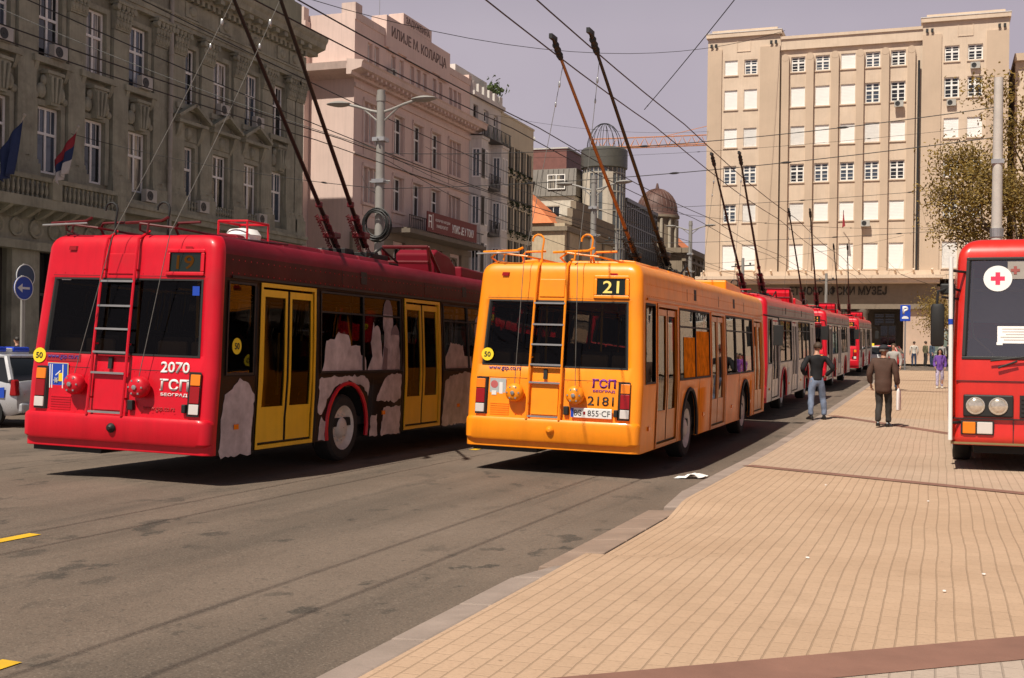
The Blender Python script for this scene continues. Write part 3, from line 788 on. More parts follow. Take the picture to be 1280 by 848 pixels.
# ------------------------------------------------------------------ red coach facing the camera
def coach():
    W, L = 1.25, 9.5
    root = thing('coach', 'red coach with red cross disc behind its windscreen parked on the paving', 'coach', (1.42, 18.2, .135), 0)
    def fw(z):
        if z < 1.5: return 1.25
        if z < 3.1: return 1.25-.06*(z-1.5)/1.6
        t = min(1, (z-3.1)/.3); return 1.19-.3*(1-math.sqrt(max(0, 1-t*t)))
    def fr(z):
        if z < .7: return 0
        if z < 1.45: return .03
        if z < 3.1: return .03+.22*(z-1.45)/1.65
        t = min(1, (z-3.1)/.3); return .25+.3*(1-math.sqrt(max(0, 1-t*t)))
    ff = lambda z: L if z < 3.1 else L-.3*(1-math.sqrt(max(0, 1-min(1, (z-3.1)/.3)**2)))
    sh = Shell(W, L, .12, fw, fr, ff)
    ys = [(1.9,3.4),(3.5,5.0),(5.1,6.6),(6.7,9.0)]
    holes = {'rear': [(-1.115,1.115,1.64,3.09)], 'left': [(a,b,1.7,2.75) for a,b in ys]+[(1.4,2.7,.38,1.1),(6.6,7.9,.38,1.1)], 'right': [(.4,1.5,.5,2.7)]+[(a,b,1.7,2.75) for a,b in ys]+[(1.6,2.9,.38,1.1),(6.6,7.9,.38,1.1)]}
    zs = [.38,.55,.7,.72,1.0,1.25,1.45,1.6,2.0,2.5,2.95,3.1,3.18,3.25,3.31,3.35,3.38,3.395,3.4]
    sh.build(zs, holes, [RED_B, RED_B, RED_B], 'body', root, [])
    sh.panel('rear', -1.12,1.12,1.63,3.1,-.015, na=4).build('windscreen', WINDSCREEN, root, smooth=True)
    sl = sh.ring('rear', -1.125,1.125,1.62,3.115,.045,-.03,.015)
    sl.build('window_seal', BLACK, root, bevel=.01)
    for a, b in ys:
        for sd in ('left','right'):
            o = sh.ring(sd, a, b, 1.7, 2.75, .035, -.03, .01).build('side_window', BLACK, root); sh.panel(sd, a, b, 1.7, 2.75, -.015).build('pane', BGLASS, o)
    o = sh.ring('right', .4,1.5,.5,2.7,.06,-.03,.01).build('door', RED_B, root); sh.panel('right', .45,1.45,.55,2.65,-.015).build('door_pane', BGLASS, o)
    for c, s_ in ((2.05,-1),(7.25,-1),(2.25,1),(7.25,1)):
        arch_panel(s_*1.249, c, .66, .38, 1.105, .6, .5).build('wheel_arch', RED_B, root, solid=.03); wheel(root, s_*1.08, c, .47, .27, s_)
    MB().box(-1.1,1.1,.3,L-.2,.4,.7).build('floor', UNDER, root)
    MB().box(-.95,.95,.12,.55,.26,.44).build('front_underbody', UNDER, root)
    MB().box(-1.1,1.1,.3,.75,1.0,1.55).build('dashboard', mat('dash_grey', (.16,.16,.155), .7), root, bevel=.05)
    st = MB()
    for y in (1.3,3,4,5,6): 
        for x in (-.8,-.35,.35,.8): st.box(x-.2,x+.2,y,y+.15,1.0,1.95); st.box(x-.2,x+.2,y-.4,y+.1,1.0,1.15)
    st.build('seats', mat('coach_seat', (.1,.09,.09), .8), root, bevel=.04)
    MB().tube([(-.55,.9,1.45),(-.55,.75,1.6)], .03, 6).tube([(-.55+.22*math.cos(R(a)), .75+.08*math.sin(R(a)), 1.62+.2*math.sin(R(a))) for a in range(0, 361, 20)], .018, 6).build('steering_wheel', BLACK, root)
    MB().box(-1.1,1.1,.45,.5,2.62,2.66).build('sun_visor_rail', CREAMS, root)
    MB().box(-1.1,1.1,1.6,1.65,2.2,2.9).build('partition', mat('coach_partition', (.5,.5,.48), .7), root)
    MB().tube([(-.98,.3,2.95),(-1.02,.24,2.4),(-.97,.18,1.95),(-.7,.15,1.68)], .014, 6).build('cable', CREAMS, root)
    # headlamps
    for sx in (-1, 1):
        h = MB(); 
        h.box(sx*.77-.33, sx*.77+.33, -.012, .05, .79, 1.11); ho = h.build('headlight', BLACK, root, bevel=.02)
        for dx in (-.15, .15):
            M_ = Matrix.Translation((sx*.79+dx, -.012, .95)) @ Matrix.Rotation(R(90),4,'X')
            MB().lathe([(.124,0),(.126,.015),(.112,.02),(.106,.012),(.08,.03),(.04,.04),(.005,.043)], M_, 24).build('lens', LAMPG, ho, smooth=True)
    for sx in (-1, 1):
        o = MB().box(sx*.86-.19-.08, sx*.86+.19-.02, -.02,.02,.53,.73).build('indicator', BLACK, root, bevel=.01)
        x0 = sx*.86-.24 if sx < 0 else sx*.86-.05
        MB().box(sx*.86-.245, sx*.86-.075, -.04,-.018,.545,.715).build('lens', AMBER if sx < 0 else CLEARL, o, bevel=.02)
        MB().box(sx*.86-.055, sx*.86+.15, -.04,-.018,.545,.715).build('lens', CLEARL if sx < 0 else AMBER, o, bevel=.02)
    gr = MB().box(-.36,.36,-.004,.04,.79,1.11)
    go = gr.build('grille', BLACK, root)
    gb = MB()
    for i in range(5): gb.box(-.34,.34,-.016,0,.81+.06*i,.835+.06*i)
    gb.build('grille_bar', BLACK, go)
    bm = MB(); bm.box(-1.26,1.26,-.016,.1,.755,.77,0); bm.box(-1.26,1.26,-.01,.1,.39,.42,1); bm.box(-.445,-.435,-.008,.03,.4,.75,0); bm.box(.435,.445,-.008,.03,.4,.75,0); bm.box(-1.2,1.2,.016,.05,1.3,1.312,0)
    bm.build('front_trim', [BLACK, mat('tarnished_trim', (.3,.22,.1), .5, metal=.5)], root)
    for x0, x1 in ((-.75,.0),(.1,.85)):
        MB().tube([(x0+.1,-.02,1.5),(x0+.35,-.03,1.6)], .016, 6).tube([(x0,-.02,1.6),(x1,-.015,1.7)], .015, 6).build('wiper', BLACK, root)
    # red cross disc, small red cross card, notice
    y = lambda z: fr(z)-.02
    M_ = Matrix.Translation((-.66, fr(2.78)-.0, 2.80)) @ Matrix.Rotation(R(90)-math.atan(.22/1.5),4,'X')
    d = MB().lathe([(.19,-.004),(.19,.004)], M_, 36).build('red_cross_disc', WHITE, root)
    crossm = mat('cross_red', (.75,.02,.08), .5, var=0)
    def cross(c, s, par):
        q = MB(); Mq = Matrix.Translation(c) @ Matrix.Rotation(-math.atan(.22/1.5),4,'X')
        q.obox(Mq, s*3, .004, s); q.obox(Mq @ Matrix.Translation((0,0,s)), s, .004, s); q.obox(Mq @ Matrix.Translation((0,0,-s)), s, .004, s)
        q.build('red_cross', crossm, par)
    cross((-.66, fr(2.80)-.008, 2.80), .062, d)
    c = MB(); c.obox(Matrix.Translation((-.3, fr(2.92)-.001, 2.92)) @ Matrix.Rotation(-math.atan(.22/1.5),4,'X'), .46, .004, .26)
    co = c.build('red_cross_card', mat('dull_card', (.30,.27,.24), .7), root); crossm = mat('dull_cross_red', (.28,.06,.05), .6, var=0); cross((-.43, fr(2.92)-.008, 2.92), .04, co)
    n = MB(); Mn = Matrix.Translation((-.42, fr(1.98)+.002, 1.98)) @ Matrix.Rotation(-math.atan(.22/1.5),4,'X')
    n.obox(Mn, .48, .004, .25); n.obox(Mn @ Matrix.Translation((-.21,0,-.13)), .08, .005, .04); n.obox(Mn @ Matrix.Translation((.2,0,-.13)), .1, .005, .05)
    no_ = n.build('paper_notice', PAPER, root)
    q = MB()
    for k in range(5): q.obox(Mn @ Matrix.Translation((-.02*(k % 2),-.004,.085-.04*k)), .36-.05*(k % 3), .002, .014)
    q.build('notice_print', mat('faded_print', (.5,.46,.44), .8), no_)
    # mirrors
    for sx in (-1,):
        m = MB().tube([(sx*1.12,.3,2.62),(sx*1.3,.02,2.66),(sx*1.46,-.06,2.6),(sx*1.47,-.06,2.42)], .02, 6).tube([(sx*1.14,.28,2.5),(sx*1.4,-.04,2.52)], .018, 6)
        mo = m.build('mirror_arm', BLACK, root, smooth=True)
        MB().loft([[(sx*1.46+a*.09*s_, -.08+b*.06*s_, z) for a,b in ((-1,-.6),(-.6,-1),(.6,-1),(1,-.6),(1,.6),(.6,1),(-.6,1),(-1,.6))] for z, s_ in ((1.8,.7),(1.83,1),(2.36,1.05),(2.42,.85))]).build('mirror', BLACK, root, smooth=True, bevel=.015)
        MB().box(sx*1.34-.09,sx*1.34+.11,-.02,.1,2.56,2.72).build('mirror', BLACK, root, bevel=.025)
    wp = MB().tube([(-1.27,-.1,.45),(-1.29,-.1,3.1)], .03, 12).build('corner_pole', WHITE, root, smooth=True)
    MB().tube([(-1.284,-.1,2.12),(-1.285,-.1,2.2)], .033, 12).build('band', BLUE, wp, smooth=True)
    MB().tube([(-1.27,-.1,.7),(-1.1,.08,.7)], .02, 6).tube([(-1.29,-.1,2.9),(-1.05,.3,2.9)], .02, 6).build('pole_bracket', BLACK, wp)
    return root
coach().scale.z = .978
# ------------------------------------------------------------------ buildings
STONE_DK = mat('grey_render', (.27,.262,.195), .85, var=.16, scale=.5, bump=.25, bscale=6, streak=.35, dirt=(.11,.095,.075))
STONE_TR = mat('grey_carved_stone', (.315,.305,.23), .85, var=.2, scale=1.2, bump=.2, bscale=9, streak=.4, dirt=(.1,.09,.07))
PINK = mat('pink_render', (.66,.50,.44), .85, var=.07, scale=.4, bump=.12, bscale=8, streak=.22)
PINK_TR = mat('pink_trim', (.63,.485,.425), .85, var=.1, scale=1, streak=.25)
WHITE_R = mat('white_render', (.62,.58,.54), .85, var=.1, scale=.5, streak=.35)
CREAM = mat('cream_render', (.56,.5,.38), .85, var=.08, scale=.4, streak=.2)
BEIGE = mat('museum_stone', (.64,.505,.385), .85, var=.09, scale=.5, bump=.15, bscale=3, streak=.16, dirt=(.52,.40,.29))
BEIGE2 = mat('museum_pilaster_stone', (.54,.41,.30), .85, var=.08, scale=.3, streak=.08)
ROOF_DK = mat('dark_roof_sheet', (.1,.09,.08), .6, var=.2)
TILE = mat('orange_roof_tile', (.62,.19,.07), .8, var=.15, scale=3, bump=.3, bscale=12)
COPPER = mat('rusty_dome_sheet', (.105,.048,.036), .6, var=.25, scale=1.2, streak=.3)
FRAME_W = mat('white_window_frame', (.8,.78,.74), .5, var=.08)
FRAME_D = mat('dark_window_frame', (.07,.06,.05), .5)
P_DARK = pane_mat('window_pane_dark'); P_CURT = pane_mat('window_pane_curtain', curtain=(.34,.3,.24)); P_BLUE = pane_mat('window_pane_blue', (.05,.065,.09))
BLIND = mat('white_roller_shutter', (.84,.82,.79), .6, var=.03); BLIND2 = mat('greyed_roller_shutter', (.70,.68,.65), .6, var=.08, streak=.1)
GLASSW = pane_mat('curtain_wall_glass', (.09,.1,.11))
AC_M = mat('ac_casing', (.42,.40,.36), .5, var=.08)
IRON = mat('black_iron', (.02,.02,.02), .5)

def wall_grid(mb, x0, x1, z0, z1, holes, y=0, t=.3, m=0, hm=None):
    xs = sorted({x0, x1} | {h[0] for h in holes} | {h[1] for h in holes}); zs = sorted({z0, z1} | {h[2] for h in holes} | {h[3] for h in holes})
    xs = [x for x in xs if x0 <= x <= x1]; zs = [z for z in zs if z0 <= z <= z1]
    o = len(mb.v); nx = len(xs)
    for z in zs:
        for x in xs: mb.v.append((x, y, z))
    for j in range(len(zs)-1):
        for i in range(nx-1):
            xc, zc = (xs[i]+xs[i+1])/2, (zs[j]+zs[j+1])/2
            if any(h[0] < xc < h[1] and h[2] < zc < h[3] for h in holes): continue
            a = o+j*nx+i; mb.f.append((a, a+1, a+nx+1, a+nx)); mb.m.append(m)
    for a, b, c, d in holes:
        mb.add([(a,y,c),(b,y,c),(b,y,d),(a,y,d),(a,y+t,c),(b,y+t,c),(b,y+t,d),(a,y+t,d)], [(0,4,5,1),(1,5,6,2),(2,6,7,3),(3,7,4,0)], m)
    return mb

def shell_box(mb, x0, x1, D, z0, z1, m=0, roof=True, y=0):
    """side, back and top faces behind a facade in the plane y"""
    vs = [(x0,y,z0),(x1,y,z0),(x1,y+D,z0),(x0,y+D,z0),(x0,y,z1),(x1,y,z1),(x1,y+D,z1),(x0,y+D,z1)]
    mb.add(vs, [(1,2,6,5),(2,3,7,6),(3,0,4,7)]+([(4,5,6,7)] if roof else []), m)

WME = {}
def window(par, x, z, w, h, style='cross', fm=None, pm=None, y=.16, label=None):
    """window centred on x, sill at z; frame mesh with a pane under it"""
    fm = fm or FRAME_W; pm = pm or P_DARK
    k = (round(w,2), round(h,2), style, fm.name, pm.name)
    if k not in WME:
        mb = MB(); t = .1 if style == 'grid' else .095; d = .05
        if style == 'shutter':
            mb.box(-w/2, -w/2+.04, 0, d, 0, h).box(w/2-.04, w/2, 0, d, 0, h).box(-w/2+.04, w/2-.04, 0, d, h-.05, h)
        else:
            mb.box(-w/2, -w/2+t, 0, d, 0, h).box(w/2-t, w/2, 0, d, 0, h).box(-w/2+t, w/2-t, 0, d, 0, t).box(-w/2+t, w/2-t, 0, d, h-t, h)
            if style in ('cross', 'tall', 'grid'):
                zc = h*(.6 if style == 'tall' else .62)
                q = .07 if style == 'grid' else .05; mb.box(-q, q, -.01, d-.01, t, h-t); mb.box(-w/2+t, w/2-t, -.015, d-.015, zc-q, zc+q)
            if style == 'tall':
                for sx in (-1, 1): mb.box(sx*w*.25-.012, sx*w*.25+.012, .005, d-.01, zc+.05, h-t)
            if style == 'grid':
                for q in (.2, .41, .8): mb.box(-w/2+t, w/2-t, .004, d-.006, h*q-.022, h*q+.022)
            if style == 'single': mb.box(-.03, .03, -.008, d-.008, t, h-t)
        WME[k] = (mb.mesh('window', fm), None)
        if style == 'shutter':
            q = MB(); n = max(6, int(h/.12))
            for i in range(n):
                z0 = h*i/n; z1 = h*(i+1)/n
                q.add([(-w/2+.03,.03,z0),(w/2-.03,.03,z0),(w/2-.03,.018,z1-.012),(-w/2+.03,.018,z1-.012),(w/2-.03,.03,z1),(-w/2+.03,.03,z1)], [(0,1,2,3),(3,2,4,5)])
        else: q = MB().add([(-w/2+.03,.035,.03),(w/2-.03,.035,.03),(w/2-.03,.035,h-.03),(-w/2+.03,.035,h-.03)], [(0,1,2,3)])
        WME[k] = (WME[k][0], q.mesh('pane', pm))
    o = inst('window', WME[k][0], par, (x, y, z)); inst('roller_shutter' if style == 'shutter' else 'pane', WME[k][1], o)
    return o

ACM = []
def ac(par, x, z, y=-.35):
    if not ACM:
        b = MB().box(-.36,.36,-.26,0,0,.52); fan = MB().lathe([(.2,0),(.2,.012),(.17,.015),(.05,.006),(.03,.02)], Matrix.Translation((-.1,-.262,.26)) @ Matrix.Rotation(R(90),4,'X'), 18)
        ACM.extend([b.mesh('ac_unit', AC_M), fan.mesh('fan', IRON)])
    o = inst('air_conditioner', ACM[0], par, (x, y+.28, z)); inst('fan', ACM[1], o); return o

def baluster_row(mb, x0, x1, y, z0, z1, pitch=.24):
    n = int((x1-x0)/pitch); h = z1-z0
    pr = [(.05,0),(.06,.08*h),(.03,.15*h),(.075,.4*h),(.035,.8*h),(.06,.92*h),(.05,h)]
    for i in range(n): mb.lathe(pr, Matrix.Translation((x0+(i+.5)*(x1-x0)/n, y, z0)), 8)
    return mb

def capital(mb, x, z, w, h, y=-.2):
    mb.box(x-w*.5, x+w*.5, y-.05, 0, z, z+.08)
    for k, (t, e) in enumerate(((.12,.02),(.42,.09),(.72,.17))):
        zz = z+h*t
        n = 5 if k < 2 else 4
        for i in range(n):
            xx = x-w*.5-e*.5+(w+e)*(i+.5)/n
            mb.sphere((xx, y-.06-e*.7, zz+h*.14), (w/n*.55, .09, h*.17), 7, 5)
            mb.sphere((xx, y-.12-e*.8, zz+h*.25), (w/n*.42, .07, h*.06), 6, 4)
    mb.box(x-w*.52, x+w*.52, y-.08, 0, z+.08, z+h*.86)
    for sx in (-1, 1): mb.lathe([(.13,-.12),(.13,.12)], Matrix.Translation((x+sx*(w*.5+.06), y-.16, z+h*.78)) @ Matrix.Rotation(R(90),4,'X'), 10)
    mb.box(x-w*.62, x+w*.62, y-.3, 0, z+h*.9, z+h)

# ---- dark neoclassical building, left
XF = -32.0
def building_1():
    Y0 = 22.0; root = thing('neoclassical_building', 'dark grey stone building with pilasters, pediments, balcony and tall white framed windows', 'building', (XF, Y0, 0), R(90))
    E = 55.9-Y0; D = 18
    wx = [y-Y0 for y in (26.4, 29.0, 31.6, 34.2, 36.9, 39.5, 42.2, 45.7, 48.35, 51.0, 53.5)]
    holes = [(x-.62, x+.62, 8.3, 10.8) for x in wx]+[(x-.62, x+.62, 12.6, 15.2) for x in wx]+[(x-.8, x+.8, 1.0, 5.4) for x in wx]
    mb = wall_grid(MB(), 0, E, -.5, 20.0, holes, 0, .45); shell_box(mb, 0, E, D, -.5, 20.0); mb.build('wall', STONE_DK, root)
    for i, x in enumerate(wx):
        window(root, x, 8.3, 1.24, 2.5, 'tall', pm=(P_CURT, P_DARK, P_BLUE)[(i*2) % 3], y=.1)
        window(root, x, 12.6, 1.24, 2.6, 'tall', pm=(P_BLUE, P_DARK, P_CURT)[i % 3], y=.1)
        window(root, x, 1.0, 1.6, 4.4, 'cross', fm=FRAME_D, y=.3)
    tr = MB()
    # surrounds, sills with brackets
    for i, x in enumerate(wx):
        sb = MB()
        for z0, z1 in ((8.3,10.8),):
            sb.box(x-.86,x-.63,-.1,0,z0,z1+.22).box(x+.63,x+.86,-.1,0,z0,z1+.22).box(x-.63,x+.63,-.1,0,z1+.005,z1+.22)
        sl = MB().box(x-1.05,x+1.05,-.32,0,12.36,12.6)
        for sx in (-.85,.85): sl.prism([(-.28,12.36),(0,12.36),(0,11.85),(-.1,11.9),(-.2,12.1)], x+sx-.1, x+sx+.1, 'yz')
        sl.build('sill', STONE_TR, root)
        sb.build('window_surround', STONE_TR, root)
        z0, z1 = 12.6, 15.2; MB().box(x-.86,x-.63,-.1,0,z0,z1+.22).box(x+.63,x+.86,-.1,0,z0,z1+.22).box(x-.63,x+.63,-.1,0,z1+.005,z1+.22).build('window_surround', STONE_TR, root)
    for i, x in enumerate(wx):
        if 7 <= i <= 9:       # triangular pediments on brackets
            m = MB(); m.box(x-1.1,x+1.1,-.5,0,11.72,11.86); m.prism([(x-1.2,11.86),(x+1.2,11.86),(x+1.2,11.98),(x,12.62),(x-1.2,11.98)], -.12, 0)
            for sx in (-1, 1):
                Mx = Matrix.Translation((x+sx*.6,-.3,12.3)) @ Matrix.Rotation(R(sx*28),4,'Y'); m.obox(Mx, 1.42,.6,.13)
                m.prism([(-.42,11.72),(0,11.72),(0,10.9),(-.12,10.95),(-.3,11.3)], x+sx*.85-.13, x+sx*.85+.13, 'yz')
            m.sphere((x,-.15,11.35),(.22,.16,.3),8,6); m.box(x-.7,x+.7,-.14,0,11.03,11.7)
            m.build('pediment', STONE_TR, root)
        else:                 # keystone cartouche with volutes
            m = MB(); m.prism([(x-.22,10.85),(x+.22,10.85),(x+.36,12.0),(x-.36,12.0)], -.36, 0); m.box(x-.46,x+.46,-.42,0,12.0,12.12)
            for k in (-.2,0,.2): m.tube([(x+k*.8,-.36,10.95),(x+k*1.3,-.42,11.9)], .07, 6)
            for sx in (-1,1):
                m.sphere((x+sx*.52,-.14,11.35),(.24,.14,.3),8,6); m.sphere((x+sx*.8,-.1,11.15),(.18,.1,.16),8,6); m.sphere((x+sx*.42,-.16,11.75),(.15,.12,.2),8,6)
            m.build('keystone_ornament', STONE_TR, root)
    # pilasters
    px = [y-Y0 for y in (25.1,27.7,30.3,32.95,35.6,38.3,40.95,43.6,44.9,47.1,49.75,52.3,54.6,55.5)]
    for i, x in enumerate(px):
        w = .95 if 0 < i < len(px)-2 else .8
        m = MB(); m.box(x-w/2,x+w/2,-.2,0,8.9,14.7); m.box(x-w/2-.12,x+w/2+.12,-.34,0,7.9,8.55); m.box(x-w/2-.06,x+w/2+.06,-.28,0,8.55,8.72); m.lathe([(.1,0),(.1,.01)], Matrix.Translation((x,-.25,8.8)),4) ; m.box(x-w/2-.03,x+w/2+.03,-.24,0,8.72,8.9)
        capital(m, x, 14.72, w, 1.12); m.build('pilaster', STONE_TR, root)
    # entablature, cornice, attic
    m = MB(); m.box(0,E+.1,-.3,0,15.86,16.05); m.box(0,E+.1,-.36,0,16.05,16.3); m.box(0,E+.1,-.42,0,16.3,16.4); m.box(0,E+.1,-.26,0,16.4,17.2)
    for x in wx+[E-1.2]:
        m.box(x-.5,x+.5,-.32,-.26,16.48,17.12); m.sphere((x,-.33,16.8),(.28,.1,.22),8,6)
    n = int(E/.42)
    for i in range(n): m.box(E*i/n,E*i/n+.22,-.5,-.26,17.2,17.42)
    m.build('entablature', STONE_TR, root)
    m = MB(); m.prism([(0,17.42),(-.5,17.42),(-.52,17.6),(-.95,17.75),(-1.0,18.0),(-1.1,18.15),(-1.15,18.35),(0,18.5)], -.2, E+.9, 'yz'); m.prism([(E+.02,17.42),(E+.4,17.42),(E+.8,17.75),(E+.9,18.35),(E+.02,18.5)], 0, D, 'xz')
    n = int(E/.8)
    for i in range(n): m.box(E*i/n,E*i/n+.35,-.9,-.5,17.5,17.7)
    m.build('cornice', STONE_TR, root)
    m = MB(); m.box(0,E-.3,.25,.6,20.0,20.25); m.build('parapet_coping', STONE_TR, root)
    # ledge, balcony, frieze of discs
    m = MB(); m.box(0,E+.05,-.55,0,7.55,7.72); m.box(0,E+.05,-.45,0,7.3,7.55); m.box(0,E+.05,-.38,0,7.72,7.9); m.build('string_course', STONE_TR, root)
    b = MB(); bx1 = 39.9-Y0; bx0 = 27.2-Y0
    b.box(bx0,bx1,-1.3,-.56,6.75,7.0); b.box(bx0,bx1,-1.3,-1.02,7.74,7.9); b.box(bx0,bx1,-1.3,-1.02,7.0,7.12)
    for x in (bx0+.25, (bx0+bx1)/2-2.2, (bx0+bx1)/2+2.4, bx1-.25): b.box(x-.25,x+.25,-1.34,-.98,7.12,7.74)
    baluster_row(b, bx0+.5, (bx0+bx1)/2-2.45, -1.15, 7.12, 7.74); baluster_row(b, (bx0+bx1)/2-1.95, (bx0+bx1)/2+2.15, -1.15, 7.12, 7.74); baluster_row(b, (bx0+bx1)/2+2.65, bx1-.5, -1.15, 7.12, 7.74)
    for i in range(int((bx1-bx0)/.7)): b.prism([(-1.25,6.75),(-.46,6.75),(-.46,6.4),(-.7,6.45),(-1.1,6.65)], bx0+.2+i*.7, bx0+.4+i*.7, 'yz')
    b.build('balcony', STONE_TR, root)
    m = MB(); m.box(0,E,-.3,0,5.6,6.75); x = 1.0
    while x < bx1+.5: m.lathe([(.36,0),(.36,.08),(.28,.09),(.24,.04),(.12,.1),(.02,.12)], Matrix.Translation((x,-.3,6.1)) @ Matrix.Rotation(R(90),4,'X'), 16); x += 1.0
    m.box(0,E,-.5,0,5.3,5.6)
    m.build('frieze', STONE_TR, root)
    for x in px: MB().box(x-.7,x+.7,-.25,0,-.4,5.3).build('rusticated_pier', STONE_TR, root)
    for x0, x1 in ((44.9-Y0,47.0-Y0),(47.2-Y0,49.6-Y0),(49.9-Y0,52.2-Y0)): baluster_row(MB(), x0+.4, x1-.4, -.3, 7.9, 8.35, .2).build('window_balustrade', STONE_TR, root)
    dx = 43.9-Y0+.2
    m = MB().tube([(dx,-.36,0),(dx,-.36,17.3)], .1, 10)
    for z in (3,6,9.5,12,14.5): m.lathe([(.13,0),(.13,.12)], Matrix.Translation((dx,-.36,z)), 10)
    m.build('downpipe', mat('grey_downpipe', (.34,.31,.26), .6, var=.15), root, smooth=True)
    for x, z in ((wx[4]+.15,12.62),(wx[6]+.1,12.62),(wx[8]-.2,12.62),(wx[9]+.2,12.62),(wx[6]+.5,7.92),(wx[7]+.9,7.92),(wx[9]+.6,7.92),(wx[3],12.62)): ac(root, x, z, -.5)
    return root
building_1()

def flag(label, x, y, z, stripes, h=2.0, lean=.35):
    t = thing('flag', label, 'flag', (x, y, z), 0, 'flags on the stone building')
    MB().tube([(-1.1,0,-2.1),(.75,-.15,1.0)], .03, 6).sphere((.76,-.15,1.03), .06, 8, 6).build('flagpole', mat('flagpole_wood_'+str(int(y)), (.4,.36,.3), .5), t)
    mb = MB(); nu, nv = 14, 18; vs = []
    for j in range(nv+1):
        v = j/nv
        for i in range(nu+1):
            u = i/nu
            # top edge along the pole, cloth hanging in folds that gather toward the bottom
            px_ = .7-.9*u*.75; pz = .92-1.5*u*.75
            gather = 1-.55*v
            xx = .25+(px_-.25)*gather+.02*math.sin(9*u+3*v); zz = pz-v*h*(.8-.35*u) ; yy = -.15-.55*u*gather*.6+.12*math.sin(u*12+v*2)*(.3+v)-.25*v
            vs.append((xx, yy, zz))
    fs = []; ms = []
    for j in range(nv):
        for i in range(nu):
            q = j*(nu+1)+i; mb.f.append((q, q+1, q+nu+2, q+nu+1)); mb.m.append(min(len(stripes)-1, int((j+.5)/nv*len(stripes))))
    mb.v = vs
    mb.build('cloth', stripes, t, smooth=True, solid=.012)
    return t
FR_ = mat('flag_red', (.28,.02,.03), .8, var=.1); FB_ = mat('flag_blue', (.014,.028,.09), .8, var=.1); FW_ = mat('flag_white', (.5,.47,.45), .8, var=.1)
flag('hanging red, blue and white flag on the stone balcony', -30.3, 35.8, 8.7, [FR_, FB_, FW_])
flag('plain dark blue flag hanging over the stone balcony', -30.3, 33.1, 8.6, [FB_, FB_, FB_], 2.4)

